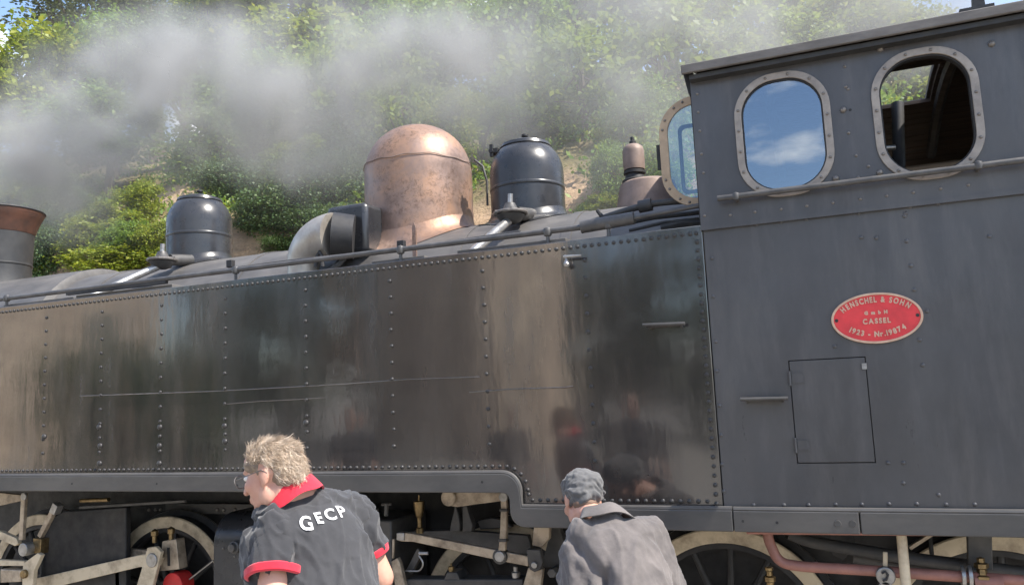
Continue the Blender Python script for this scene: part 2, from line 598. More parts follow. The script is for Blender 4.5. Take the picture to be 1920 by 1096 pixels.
def hill_z(x, y):
    toe = 5.6 + 0.5 * noise.noise(Vector((x * 0.25, 0, 3)))
    s = y - toe
    if s <= 0:
        return -0.06
    cliff = 5.0 + 0.7 * noise.noise(Vector((x * 0.18, 0, 9))) - 0.06 * max(0.0, x - 1.0) * 4 + 0.055 * max(0.0, -x - 6)
    cliff = max(2.0, cliff)
    k = min(1.0, s / 2.3)
    z = cliff * (k * k * (3 - 2 * k)) ** 0.8
    if s > 2.3:
        z += (s - 2.3) * 0.47
    q = Vector((x * 0.5, y * 0.5, 0.0))
    z += 0.55 * noise.noise(q) + 0.28 * noise.noise(q * 2.7) + 0.12 * noise.noise(q * 6.1) * min(1, s)
    # ledges
    lv = z / 0.9
    z = 0.5 * z + 0.5 * 0.9 * (math.floor(lv) + min(1.0, (lv - math.floor(lv)) ** 2 * 1.3))
    if s > 24:
        z -= (s - 24) * 0.4
    return max(z, -0.06)


def grid_mesh(xs, ys, fn):
    vs = [(x, y, fn(x, y)) for y in ys for x in xs]
    n = len(xs)
    fs = [(j * n + i, j * n + i + 1, (j + 1) * n + i + 1, (j + 1) * n + i) for j in range(len(ys) - 1) for i in range(n - 1)]
    return MB().add(vs, fs)


gm = MB().box((-400, -400, -0.5), (400, 400, 0.0))
ground = gm.build('ground', 'ground', None, False)
tag(ground, kind='structure')
xs = list(np.arange(-62, 26.01, 0.32))
ys = list(np.arange(4.6, 12, 0.22)) + list(np.arange(12, 46, 0.8))
hill = grid_mesh(xs, ys, hill_z).build('hillside', 'hill', None, True)
tag(hill, kind='structure')

# track under the locomotive
for ry in (0.68, 1.72):
    m_ = MB()
    prof = [(-0.055, 0.0), (0.055, 0.0), (0.055, 0.012), (0.01, 0.025), (0.01, 0.09), (0.03, 0.1), (0.03, 0.13), (-0.03, 0.13), (-0.03, 0.1), (-0.01, 0.09), (-0.01, 0.025), (-0.055, 0.012)]
    n_ = len(prof)
    m_.add([(-30, ry + a, b) for a, b in prof] + [(30, ry + a, b) for a, b in prof], [tuple(range(n_)), tuple(range(2 * n_ - 1, n_ - 1, -1))] + [(i, (i + 1) % n_, n_ + (i + 1) % n_, n_ + i) for i in range(n_)])
    tag(m_.build('rail', 'rail_steel', None, False), kind='structure')

# ------------------------------------------------------------------ trees
rng = np.random.default_rng(5)


def crown_mesh(name, kind, seed, clusters, per, leaf, spread=0.30, flat=1.0, droop=0.0):
    """unit crown (radius about 1) of leaf faces gathered in uneven clumps"""
    g_ = np.random.default_rng(seed)
    d = g_.normal(size=(clusters, 3))
    d /= np.linalg.norm(d, axis=1)[:, None]
    rad = 0.35 + 0.62 * g_.random(clusters) ** 0.6
    c = d * rad[:, None]
    c[:, 2] *= flat
    size = spread * (0.55 + 0.8 * g_.random(clusters))
    num = (per * (0.5 + g_.random(clusters))).astype(int)
    cen = np.repeat(c, num, axis=0)
    sz = np.repeat(size, num)[:, None]
    off = g_.normal(size=(len(cen), 3)) * sz * np.array([1, 1, 0.62])
    p = cen + off
    p[:, 2] -= droop * np.hypot(off[:, 0], off[:, 1])
    n = len(p)
    ax = g_.normal(size=(n, 3)) + off / sz * 0.5
    ax[:, 2] -= 0.25
    ax /= np.linalg.norm(ax, axis=1)[:, None]
    up = g_.normal(size=(n, 3)) * 0.7 + np.array([0, 0, 1.0])
    sd = np.cross(ax, up)
    sd /= np.linalg.norm(sd, axis=1)[:, None] + 1e-9
    nr = np.cross(sd, ax)
    L = leaf * (0.6 + 0.8 * g_.random(n))[:, None]
    a = p
    b = p + ax * L * 0.5 + sd * L * 0.30 + nr * L * 0.10
    t_ = p + ax * L
    e = p + ax * L * 0.5 - sd * L * 0.30 + nr * L * 0.10
    vs = np.stack([a, b, t_, e], 1).reshape(-1, 3)
    me = bpy.data.meshes.new(name)
    me.vertices.add(n * 4)
    me.vertices.foreach_set('co', vs.astype(np.float32).ravel())
    me.loops.add(n * 4)
    me.loops.foreach_set('vertex_index', np.arange(n * 4, dtype=np.int32))
    me.polygons.add(n)
    me.polygons.foreach_set('loop_start', np.arange(0, n * 4, 4, dtype=np.int32))
    me.update(calc_edges=True)
    me.materials.append(LEAF[kind])
    return me, c


CROWN = {}
for kd in 'YGDLS':
    CROWN[kd] = []
    for s_ in range(3):
        cl, per, lf, sp_ = {'Y': (46, 200, 0.105, 0.16), 'G': (55, 220, 0.09, 0.19), 'D': (70, 210, 0.07, 0.20), 'L': (38, 120, 0.115, 0.14), 'S': (70, 150, 0.065, 0.13)}[kd]
        CROWN[kd].append(crown_mesh('crown_' + kd, kd, 100 * ord(kd) + s_, cl, per, lf, sp_, droop=0.35 if kd in 'LY' else 0.1))
_cnt = [0]


def plant(name, cat, label, u, v_, y, rw, rh, kind, group, stem=None):
    """tree or shrub whose crown centre is seen at u, v and stands at depth y on the hillside"""
    for k in range(140):
        yy = 5.7 + k * 0.1
        if yy > y:
            break
        q = P(u, v_ + rh * 0.3, yy)
        if q.z < hill_z(q.x, yy) + 0.05:
            y = max(6.2, yy - 0.1)
            break
    c = P(u, v_, y)
    s = PXM(c)
    rx, rz = rw / s, rh / s
    base = hill_z(c.x, y)
    if base > c.z - 0.25 * rz:
        base = c.z - 0.6 * rz
    root = empty(name, (c.x, y, base))
    tag(root, label, cat, group)
    _cnt[0] += 1
    me, cl = CROWN[kind][_cnt[0] % 3]
    rot = random.uniform(0, 6.28)
    hc = c.z - base
    cr = put('crown', me, root, (0, 0, hc), (0, 0, rot), (rx, (rx + rz) / 2, rz))
    mb = MB()
    rt = stem or max(0.03, 0.035 * hc + 0.03 * rx)
    lean = Vector((random.uniform(-.12, .12), random.uniform(-.1, .1), 0)) * rx
    path = [Vector((lean.x * math.sin(3 * k), lean.y * math.cos(2 * k) - lean.y, -0.35 + (hc + 0.35 + 0.35 * rz) * k)) for k in (0, .2, .4, .6, .8, 1)]
    mb.tube(path, [rt * 1.25, rt, rt * .85, rt * .7, rt * .5, rt * .15], 8)
    ca, sa = math.cos(rot), math.sin(rot)
    for q in cl[::3]:
        tip = Vector(((q[0] * ca - q[1] * sa) * rx, (q[0] * sa + q[1] * ca) * rx, hc + q[2] * rz))
        k0 = random.uniform(0.35, 0.8)
        st = Vector((lean.x * math.sin(3 * k0), lean.y * math.cos(2 * k0) - lean.y, -0.35 + (hc + 0.35 + 0.35 * rz) * k0))
        mid = st.lerp(tip, 0.5) + Vector((0, 0, random.uniform(-0.05, 0.15) * rz))
        mb.tube([st, mid, tip], [rt * .32, rt * .2, rt * .06], 5, False)
    mb.build('trunk', 'bark', root, True)
    return root


HT = 'trees on the hillside behind the locomotive'
HS = 'shrubs on the cut slope behind the locomotive'
trees = [
    ('leafy_tree', 'bright yellow-green leafy tree at the far left above the steam', 65, 150, 12.5, 125, 105, 'Y'),
    ('leafy_tree', 'small bright green tree cut by the left picture edge beside the steam', -30, 285, 10.5, 60, 75, 'Y'),
    ('oak_tree', 'grey-green tree with bare twigs against the sky at the top left', 175, 45, 18, 150, 95, 'S'),
    ('oak_tree', 'grey-green tree top with dark branches between the left trees', 300, 40, 19, 110, 75, 'S'),
    ('leafy_tree', 'mid-green tree just right of the yellow-green far-left tree', 215, 110, 14, 90, 75, 'G'),
    ('leafy_tree', 'sunlit yellow-green tree above the highest puff of steam', 410, 25, 16, 110, 70, 'Y'),
    ('leafy_tree', 'dark green tree behind the highest puff of steam', 340, 110, 15, 110, 80, 'D'),
    ('leafy_tree', 'green tree at the top edge left of the copper dome', 560, 20, 17, 120, 80, 'Y'),
    ('leafy_tree', 'green tree deep inside the thick left steam', 470, 190, 12.5, 130, 100, 'G'),
    ('leafy_tree', 'small green tree in steam above the cream cliff edge', 200, 240, 12, 100, 70, 'G'),
    ('leafy_tree', 'hazy green tree at the top edge above the copper dome', 700, 20, 18, 120, 90, 'G'),
    ('leafy_tree', 'bright green crown at the top edge right above the copper dome', 815, 30, 16, 80, 85, 'Y'),
    ('young_tree', 'pale young tree in steam up left of the copper dome', 640, 170, 11.5, 110, 130, 'L'),
    ('young_tree', 'pale feathery tree directly behind the copper dome top', 760, 195, 9.8, 85, 95, 'L'),
    ('young_tree', 'sunlit yellow-green branches touching the right shoulder of the copper dome', 850, 225, 8.6, 55, 65, 'Y'),
    ('leafy_tree', 'dim green tree in steam above the riveted black dome by the copper one', 950, 110, 15, 120, 130, 'G'),
    ('young_tree', 'slender pale tree with thin bare trunk left of the whistle', 1095, 130, 9.8, 130, 120, 'L'),
    ('young_tree', 'pale young tree in thin steam above the whistle', 1230, 110, 11, 120, 130, 'L'),
    ('leafy_tree', 'green tree at the top edge above the slender pale tree', 1060, -10, 18, 140, 100, 'G'),
    ('leafy_tree', 'green tree at the top edge above the whistle', 1250, -10, 19, 130, 90, 'Y'),
    ('young_tree', 'pale sunlit tree just left of the front cab roof corner', 1350, 120, 12, 120, 110, 'L'),
    ('leafy_tree', 'light green tree over the front part of the cab roof', 1440, 40, 15, 130, 100, 'L'),
    ('leafy_tree', 'bright yellow-green tree over the middle of the cab roof', 1590, 55, 14, 110, 75, 'Y'),
    ('leafy_tree', 'hazy tree over the rear part of the cab roof', 1690, 60, 17, 90, 80, 'L'),
    ('leafy_tree', 'yellow-green tree seen through the open roof hatch of the cab', 1695, 165, 13, 120, 70, 'Y'),
    ('leafy_tree', 'hazy green tree in steam between copper dome and top edge', 760, 110, 14, 120, 100, 'G'),
    ('leafy_tree', 'green tree in steam right of the thick left steam', 580, 110, 15, 120, 90, 'Y'),
    ('leafy_tree', 'pale green tree in thin steam above the cab front window', 1480, 110, 13, 110, 80, 'L'),
    ('leafy_tree', 'dark tree behind steam just above the dark bushes', 600, 260, 11, 110, 70, 'D'),
    ('leafy_tree', 'grey-green tree behind steam above the left black dome', 400, 270, 11.5, 90, 70, 'G'),
    ('leafy_tree', 'mid-green tree in steam above the riveted black dome', 1010, 190, 12, 90, 70, 'G'),
    ('leafy_tree', 'mid-green small tree right behind the whistle', 1210, 235, 10, 80, 80, 'G'),
]
for nm, lab, u, v_, y, rw, rh, kd in trees:
    plant(nm, 'tree', lab, u, v_, y, rw, rh, kd, HT)
shrubs = [
    ('dark_shrub', 'dark green bush between left black dome and copper dome, nearest the left dome', 450, 345, 9.2, 70, 50, 'D'),
    ('dark_shrub', 'dark green bush in the middle between left black dome and copper dome', 535, 370, 8.6, 85, 75, 'D'),
    ('dark_shrub', 'dark green bush touching the left flank of the copper dome', 635, 350, 8.8, 80, 70, 'D'),
    ('dark_shrub', 'low dark bush above the bent silver pipe', 570, 430, 8.0, 70, 45, 'D'),
    ('dark_shrub', 'dark bush beside the chimney cap', 105, 465, 8.0, 48, 75, 'D'),
    ('light_shrub', 'yellow-green shrub left of the left black dome', 195, 425, 8.7, 70, 48, 'Y'),
    ('light_shrub', 'light green shrub under the cream cliff edge', 262, 375, 9.4, 48, 40, 'Y'),
    ('light_shrub', 'low yellow-green growth just above the handrail left of the black dome', 215, 490, 8.0, 85, 32, 'Y'),
    ('light_shrub', 'light green shrub right above the chimney cap', 120, 385, 9.6, 75, 40, 'G'),
    ('light_shrub', 'narrow light shrub hugging the left black dome', 290, 445, 8.4, 35, 40, 'Y'),
    ('light_shrub', 'green shrub between riveted black dome and whistle', 1145, 330, 8.6, 32, 60, 'G'),
    ('light_shrub', 'low bright shrub at the foot of the slender tree', 1140, 385, 7.9, 42, 28, 'Y'),
    ('light_shrub', 'small bright twig bush between slender tree and whistle', 1160, 255, 9.0, 45, 32, 'Y'),
    ('light_shrub', 'grey-green scrub on the rock above the riveted black dome', 985, 255, 9.8, 75, 28, 'S'),
    ('dark_shrub', 'green bush hugging the right shoulder of the left black dome', 480, 405, 8.3, 45, 32, 'D'),
    ('dark_shrub', 'dark bush low behind the black chest by the copper dome', 650, 425, 8.2, 55, 45, 'D'),
    ('light_shrub', 'pale shrub behind the dark bushes under the steam', 560, 300, 10, 80, 40, 'L'),
    ('light_shrub', 'green shrub under the cab front window', 1240, 330, 8.6, 60, 60, 'G'),
    ('light_shrub', 'pale shrub behind the copper dome right shoulder', 905, 215, 9.8, 50, 35, 'L'),
    ('light_shrub', 'bright low shrub under the diagonal pale ledge', 160, 475, 8.4, 55, 35, 'Y'),
    ('light_shrub', 'yellow-green shrub right below the cream cliff edge', 245, 455, 8.6, 60, 38, 'G'),
    ('light_shrub', 'small green tuft low between left dome and bent pipe', 520, 462, 7.8, 32, 22, 'D'),
    ('light_shrub', 'pale green bush above the chimney cap in thin steam', 40, 375, 10, 60, 40, 'Y'),
    ('light_shrub', 'low green bush right of the riveted black dome foot', 1100, 395, 7.8, 24, 18, 'G'),
    ('light_shrub', 'dim green bush in steam left of the cream cliff edge', 60, 330, 10.5, 75, 50, 'G'),
]
for nm, lab, u, v_, y, rw, rh, kd in shrubs:
    plant(nm, 'shrub', lab, u, v_, y, rw, rh, kd, HS)

# low growth and litter on the slope, bare where the rock shows
ug = np.random.default_rng(21)
bare = [(P(340, 335, 8.5), 1.1), (P(250, 440, 8.2), .9), (P(465, 460, 7.6), .8), (P(905, 370, 7.6), .7), (P(1085, 310, 8.6), .9), (P(960, 260, 9.5), .8)]
uv = []
for _ in range(5200):
    x, y = ug.uniform(-26, 6), 6.3 + 9 * ug.random() ** 1.4
    if noise.noise(Vector((x * .5, y * .5, 4.0))) < -.22:
        continue
    z = hill_z(x, y)
    if z < 3.2 or any((Vector((x, y, z)) - c_).length < r_ for c_, r_ in bare):
        continue
    k = ug.integers(10, 34)
    off = ug.normal(size=(k, 3)) * np.array([.16, .16, .10]) + np.array([x, y, z + .06])
    uv.append(off)
uv = np.concatenate(uv)
n = len(uv)
ax = ug.normal(size=(n, 3)) + np.array([0, -.2, .5])
ax /= np.linalg.norm(ax, axis=1)[:, None]
sd = np.cross(ax, ug.normal(size=(n, 3)))
sd /= np.linalg.norm(sd, axis=1)[:, None]
L = ug.uniform(.05, .13, (n, 1))
vs = np.stack([uv, uv + ax * L * .5 + sd * L * .28, uv + ax * L, uv + ax * L * .5 - sd * L * .28], 1).reshape(-1, 3)
me = bpy.data.meshes.new('undergrowth')
me.vertices.add(n * 4)
me.vertices.foreach_set('co', vs.astype(np.float32).ravel())
me.loops.add(n * 4)
me.loops.foreach_set('vertex_index', np.arange(n * 4, dtype=np.int32))
me.polygons.add(n)
me.polygons.foreach_set('loop_start', np.arange(0, n * 4, 4, dtype=np.int32))
me.polygons.foreach_set('material_index', (ug.random(n) < .35).astype(np.int32))
me.update(calc_edges=True)
me.materials.append(LEAF['G'])
me.materials.append(LEAF['Y'])
uo = bpy.data.objects.new('undergrowth', me)
COL.objects.link(uo)
tag(uo, 'low green growth covering the slope behind the locomotive', 'undergrowth', None, 'stuff')

# ------------------------------------------------------------------ station side (seen only mirrored in the black paint)


def house(x, y, rz, w, d, h, label):
    root = empty('station_house', (x, y, 0))
    root.rotation_euler.z = rz
    tag(root, label, 'house')
    MB().box((-w / 2, -d / 2, 0), (w / 2, d / 2, h)).build('wall', 'render_tan', root, False)
    MB().prism([(-w / 2 - .4, h), (w / 2 + .4, h), (0, h + w * .28)], -d / 2 - .4, d / 2 + .4).build('roof', 'tile', root, False)
    for k in (-1, 1):
        for zz in (0.9, 3.9):
            if zz + 1.6 < h and w > 5:
                wi = MB().box((k * w * .27 - .5, d / 2, zz), (k * w * .27 + .5, d / 2 + .06, zz + 1.6)).build('window', 'shutter', root, False)
                MB().box((k * w * .27 - .6, d / 2, zz - .1), (k * w * .27 + .6, d / 2 + .12, zz)).build('sill', 'stone_trim', wi, False)
    return root


house(-10.4, -19, R_(-72), 3.6, 5, 8.5, 'ochre house mirrored as the tan streak in the middle of the tank')
house(-30, -18, R_(-68), 9, 8, 9, 'ochre house mirrored as tan patches at the left of the tank')
for k, (x, y, r, h, kd, lab) in enumerate([
        (1.5, -25, 3.6, 3.6, 'S', 'green tree behind the photographer mirrored in the tank nearest the cab'),
        (8, -24, 3.6, 3.4, 'S', 'green tree behind the photographer mirrored low in the cab side'),
        (-15, -23, 3.8, 4.4, 'S', 'green tree behind the photographer mirrored next to the tan streak'),
        (-17.5, -29, 3.8, 4.8, 'S', 'green tree behind the photographer mirrored next to the left ochre house'),
        (-4.8, -28, 3.6, 4.4, 'S', 'added green tree behind the photographer mirrored beside the tan streak towards the cab'),  # added to close a sky gap in the tank's reflection
        (-24, -27, 4.2, 5.0, 'S', 'added green tree behind the photographer mirrored left of the middle of the tank'),  # unseen, put in to cover the blue sky mirrored between trees
        (-17.6, -12, 1.5, 2.0, 'D', 'low dark bush behind the photographer mirrored in front of the left ochre house'),
        (-15.4, -12.5, 1.2, 1.7, 'D', 'lowest dark bush behind the photographer mirrored right of the left ochre house'),
        (-9.2, -30, 3.2, 4.8, 'S', 'added green tree behind the photographer mirrored directly right of the tan streak'),  # added to block the sky mirrored right of the streak
        (-44, -26, 5, 5, 'D', 'dark tree behind the photographer beyond the left ochre house')]):
    root = empty('station_tree', (x, y, 0))
    tag(root, lab, 'tree')
    me, cl = CROWN[kd][k % 3]
    put('crown', me, root, (0, 0, h), (0, 0, k), (r, r, h * 0.95))
    MB().tube([(0, 0, 0), (0.1, 0, h * .5), (0, 0.1, h)], [0.25, 0.2, 0.08], 8).build('trunk', 'bark', root)

# ------------------------------------------------------------------ locomotive
loco = empty('steam_locomotive', (-2.5, 1.2, 0.13))
tag(loco, 'black steam tank locomotive with copper dome, riveted side tank and open cab windows', 'locomotive')
_off = -Vector(loco.location)


class Part(MB):
    """mesh in world coordinates, stored relative to the locomotive's root"""

    def build(self, name, mat, parent=None, smooth=True, bevel=0.0):
        self.v = [(a + _off.x, b + _off.y, c + _off.z) for a, b, c in self.v]
        return MB.build(self, name, mat, parent or loco, smooth, bevel)


def lput(name, me, parent, loc, rot=(0, 0, 0), scale=(1, 1, 1)):
    return put(name, me, parent, Vector(loc) + _off, rot, scale)


YB = 1.2                    # boiler centre line
XF, XT0, XT1, XC1 = -7.6, -5.6, -0.472, 1.9   # front, tank front, tank rear = cab front, cab rear
Z_TANK = 2.545

# --- rivet meshes (dome towards the photographer)


def dome_mesh(name, r, h, mat, n=10):
    return MB().lathe((0, 0, 0), [(r, 0.0), (r * 0.94, -h * 0.45), (r * 0.62, -h * 0.85), (0.0001, -h)], n, 'y', False).mesh(name, mat, True)


RIV = dome_mesh('rivet', 0.0098, 0.0085, 'rivet')
RIV_S = dome_mesh('rivet', 0.0085, 0.006, 'cab')
RIV_W = dome_mesh('rivet', 0.0068, 0.006, 'bolt', 8)
BOLT = dome_mesh('bolt', 0.014, 0.012, 'bolt', 6)
STUD = dome_mesh('stud', 0.014, 0.012, 'rivet', 10)

# --- valance path along the foot of the tank (x, z of the upper edge)
zl, zr, bw = 1.488, 1.335, 0.088
xs0 = -1.44
step = [(XT0, zl), (xs0 - 0.02, zl)]
for i in range(1, 9):
    a = R_(90 - 90 * i / 8)
    step.append((xs0 - 0.02 + 0.085 * math.cos(a), zl - 0.085 + 0.085 * math.sin(a)))
step += [(xs0 + 0.072, zr)]
low = [(XT0, zl - bw), (xs0 - 0.022, zl - bw)]
for i in range(1, 5):
    a = R_(90 - 90 * i / 4)
    low.append((xs0 - 0.022 + 0.035 * math.cos(a), zl - bw - 0.035 + 0.035 * math.sin(a)))
low += [(xs0 + 0.013, zr - 0.02)]
for i in range(1, 7):
    a = R_(180 + 90 * i / 6)
    low.append((xs0 + 0.083 + 0.07 * math.cos(a), zr - 0.018 + 0.07 * math.sin(a)))
tank_out = [(XT0, Z_TANK), (XT1 - 0.002, Z_TANK), (XT1 - 0.002, zr)] + step[::-1]
tank = Part().prism(tank_out, 0.0, 0.55).build('side_tank', 'tank', loco, False, 0.004)
val = Part().prism(step + [(-0.435, zr), (-0.435, zr - bw)] + low[::-1], -0.03, 0.30).build('valance', 'valance', loco, False, 0.005)
# lip on top of the valance
Part().tube([(x, -0.018, z + 0.004) for x, z in step] + [(-0.435, -0.018, zr + 0.004)], 0.011, 8).build('angle_lip', 'valance', val)
# weld seam across the tank
Part().tube([P(u, v_, -0.001) for u, v_ in ((150, 742), (400, 733), (640, 720), (760, 711), (900, 706))], 0.0028, 6).build('weld_seam', 'tank', tank)
Part().tube([P(u, v_, -0.001) for u, v_ in ((425, 757), (480, 752), (560, 748), (610, 745))], 0.003, 6).build('weld_seam', 'tank', tank)
Part().tube([P(u, v_, -0.001) for u, v_ in ((880, 735), (960, 729), (1060, 726), (1075, 724))], 0.0035, 6).build('weld_seam', 'tank', tank)

pts = []
n_top = int((XT1 - 0.05 - XT0) / 0.0345)
pts += [(XT1 - 0.055 - i * 0.0345, Z_TANK - 0.034) for i in range(n_top)]
pts += [(XT1 - 0.028, Z_TANK - 0.034 - i * 0.0385) for i in range(31)]
x = XT1 - 0.065
while x > xs0 + 0.1:
    pts.append((x, zr + 0.03))
    x -= 0.0375
for i in range(5):
    a = R_(4 + 78 * i / 4)
    pts.append((xs0 - 0.02 + 0.115 * math.cos(a), zl - 0.085 + 0.115 * math.sin(a)))
pts.append((xs0 + 0.098, zr + 0.055))
x = xs0 - 0.04
while x > XT0:
    pts.append((x, zl + 0.03))
    x -= 0.0372
for u in (85, 190, 302, 422, 574, 735, 912, 1106):
    cx_ = P(u, 680, 0).x
    for i in range(12):
        z = 2.445 - i * 0.0825
        if z > 1.56 or (u > 1000 and z > 1.42):
            pts.append((cx_ + random.uniform(-.002, .002), z))
    if u > 1000:
        pts += [(cx_ + 0.004, 2.445 - 12 * 0.0825)]
pts.sort(key=lambda q: -q[0])
for x, z in pts[:296]:
    lput('rivet', RIV, tank, (x, 0.0, z), (0, random.uniform(0, 6), 0), [random.uniform(.92, 1.08)] * 3)
rest = Part()
for x, z in pts[296:]:
    rest.lathe((x, 0, z), [(0.0098, 0.0), (0.0092, -0.004), (0.006, -0.007), (0.0001, -0.0085)], 8, 'y', False)
tag(rest.build('far_rivets', 'rivet', tank), kind='stuff')
# big studs low on the left part of the tank
for u, v_ in ((186, 800), (188, 835), (300, 800), (299, 835), (421, 798), (422, 827), (187, 868), (299, 868), (83, 818), (574, 792)):
    p = P(u, v_, 0)
    lput('stud', STUD, tank, (p.x, 0, p.z), (0, random.random(), 0), (1.15, 1.0, 1.15))

# grab irons on tank and cab


def grab(u0, v0, u1, v1, parent, name='grab_iron', tray=True):
    a, b = P(u0, v0, -0.05), P(u1, v1, -0.05)
    g_ = Part()
    g_.tube([a, b], 0.0075, 8)
    for k in (0.12, 0.88):
        q = a.lerp(b, k)
        g_.cyl(q, (q.x, 0.0, q.z - 0.012), 0.006, n=8)
    o = g_.build(name, 'plate_grey', parent)
    if tray:
        Part().box((a.x + .02, -0.038, a.z - 0.012), (b.x - .02, 0.0, a.z - 0.008)).build('step_plate', 'plate_grey', o, False)
    return o


grab(1205, 609, 1284, 606, tank)
# sampling tap
p = P(1066, 481, -0.03)
tp = Part().cyl((p.x - 0.01, 0, p.z), (p.x - 0.01, -0.05, p.z), 0.008, n=10).cyl((p.x - 0.02, -0.045, p.z), (p.x + 0.065, -0.045, p.z - 0.004), 0.0065, n=10)
tp = tp.build('sampling_tap', 'steel', loco)
Part().lathe((p.x - 0.008, -0.04, p.z - 0.035), [(0.0001, -0.016), (0.011, -0.012), (0.016, 0), (0.011, 0.012), (0.006, 0.02), (0.005, 0.03)], 14).build('ball', 'steel', tp)

# --- far tank, tank tops, boiler
Part().prism(tank_out, 1.85, 2.4).build('far_side_tank', 'tank', loco, False, 0.004)
bz, br = 2.28, 0.655
boil = Part().lathe((0, YB, bz), [(br, XT0 + .3), (br, -0.47)], 64, 'x').build('boiler', 'boiler', loco)
for bx in (-4.95, -3.62, -3.2, -2.0, -1.32):
    Part().lathe((0, YB, bz), [(br + .006, bx - .03), (br + .006, bx + .03)], 64, 'x').build('boiler_band', 'boiler', boil)
Part().lathe((0, YB, bz), [(br + .03, XF), (br + .05, XF + .04), (br + .05, XT0 + 0.28), (br, XT0 + .3)], 64, 'x').build('smokebox', 'boiler', loco)
Part().lathe((0, YB, bz), [(0.05, XF - .1), (0.35, XF - .08), (0.55, XF - .02), (0.6, XF)], 48, 'x').build('smokebox_door', 'boiler', loco)
# light plates lying along the tank top
for u0, u1, dz in ((10, 140, 0.0), (145, 325, 0.006), (700, 800, 0.0), (862, 1068, 0.004)):
    a, b = P(u0, 560, 0.06), P(u1, 560, 0.06)
    Part().box((a.x, 0.05, Z_TANK + 0.004), (b.x, 0.5, Z_TANK + 0.022 + dz)).build('tank_top_plate', 'boiler', tank, False, 0.003)
Part().box((P(145, 540, .1).x, .02, Z_TANK + .03), (P(330, 540, .1).x, .04, Z_TANK + .055)).build('tank_lid_edge', 'frame', tank, False)
# handrail along the tank top
rl = Part().tube([(XT0, 0.03, 2.602), (-4.97, 0.03, 2.602), (-2.2, 0.03, 2.607), (-1.03, 0.03, 2.607)], 0.0138, 12).build('tank_handrail', 'rail', loco)
Part().cyl((-1.03, 0.03, 2.607), (-0.78, 0.04, 2.622), 0.03, n=16).build('pipe_sleeve', 'rail', rl)
Part().cyl((-0.78, 0.04, 2.622), (-0.47, 0.05, 2.645), 0.012, n=10).build('pipe_end', 'rail', rl)
for u in (15, 442, 752, 1030, 1145):
    px = P(u, 500, 0.03).x
    rb = Part().cyl((px, 0.03, Z_TANK), (px, 0.03, 2.6), 0.009, n=8)
    rb.lathe((px, 0.03, 2.604), [(0.0001, -0.026), (0.018, -0.018), (0.024, 0), (0.018, 0.018), (0.0001, 0.026)], 12)
    rb.build('rail_stanchion', 'rail', rl)
for u, v_ in ((429, 494), (750, 458)):
    p = P(u, v_, 0.1)
    Part().box((p.x - .02, 0.1, p.z - .02), (p.x + .02, 0.13, p.z + .022)).build('rail_clip', 'frame', rl, False, 0.003)
# cable behind the rail and hose at the right end
Part().tube(arc_path([(-3.6, .25, 2.66), (-2.9, .3, 2.68), (-2.2, .25, 2.655), (-1.4, .2, 2.66)], .2), 0.008, 8).build('cable', 'hose', rl)
hp = [P(1105, 418, .2), P(1150, 402, .2), P(1195, 388, .2), P(1235, 380, .2), P(1290, 376, .2), P(1330, 372, .2)]
hs = Part().tube(arc_path(hp, .1), 0.016, 10).build('hose', 'hose', loco)
Part().cyl(P(1198, 388, .2), P(1222, 383, .2), 0.03, n=12).build('hose_union', 'hose', hs)
Part().tube([P(1120, 394, .15), P(1133, 412, .15)], 0.01, 8).build('lever', 'frame', hs)
for u0, v0, u1, v1, r_ in ((1140, 425, 1312, 398, .012), (1180, 432, 1312, 410, .009), (1240, 428, 1315, 418, .02)):
    Part().tube([P(u0, v0, .32), P((u0 + u1) / 2, (v0 + v1) / 2 - 4, .32), P(u1, v1, .32)], r_, 8).build('cab_pipe', 'hose', loco)


# --- domes


def dome_profile(r, zb, zs, zt, cap_n=12, foot=0.0):
    pr = []
    if foot:
        for i in range(7):
            k = i / 6
            pr.append((r + foot * (1 - k) ** 2.2, zb + (foot * 1.1) * k))
    else:
        pr.append((r, zb))
    pr.append((r, zs))
    for i in range(1, cap_n + 1):
        a = R_(90 * i / cap_n)
        pr.append((max(0.0005, r * math.cos(a) ** 0.92), zs + (zt - zs) * math.sin(a)))
    return pr


def saddle(mb, cx, rad, foot, n=64, lift=0.004):
    """flared skirt that follows the round boiler under a dome"""
    vs, fs = [], []
    prof = [(0, 0.0), (0.12, 0.015), (0.3, 0.06), (0.6, 0.2), (0.85, 0.5), (1.0, 1.0)]
    for k, hgt in prof:
        rr = rad + foot * (1 - k)
        for j in range(n):
            a = 2 * math.pi * j / n
            x, y = rr * math.cos(a), rr * math.sin(a)
            zb = bz + math.sqrt(max(0.0, br ** 2 - min(abs(y), br * .995) ** 2)) + lift
            vs.append((cx + x, YB + y, zb + hgt * foot * 1.1))
    k = len(prof)
    for i in range(k - 1):
        for j in range(n):
            j2 = (j + 1) % n
            fs.append((i * n + j, i * n + j2, (i + 1) * n + j2, (i + 1) * n + j))
    mb.add(vs, fs)
    # wall from the skirt up to the barrel
    return mb


zc = bz + br
cd = Part().lathe((-2.5, YB, 0), dome_profile(0.365, 2.62, 3.34, 3.69, 14), 72).build('copper_dome', 'copper', loco)
saddle(Part(), -2.5, 0.364, 0.085).build('dome_skirt', 'copper', cd)
sp_ = []
for i in range(72):
    a = 2 * math.pi * i / 72
    sp_.append((-2.5 + 0.3665 * math.cos(a), YB + 0.3665 * math.sin(a), 3.395 + 0.006 * math.sin(5 * a) + 0.004 * math.sin(13 * a)))
seam = Part()
seam.tube(sp_ + [sp_[0]], 0.003, 6, False)
seam.build('dome_seam', 'cone', cd)
tb = P(784, 440, 0.4)
Part().prism([(tb.x - .012, 2.62), (tb.x + .012, 2.62), (tb.x + .011, 2.79), (tb.x, 2.82), (tb.x - .011, 2.79)], 0.35, 0.362).build('pointer_tab', 'copper', loco, False)


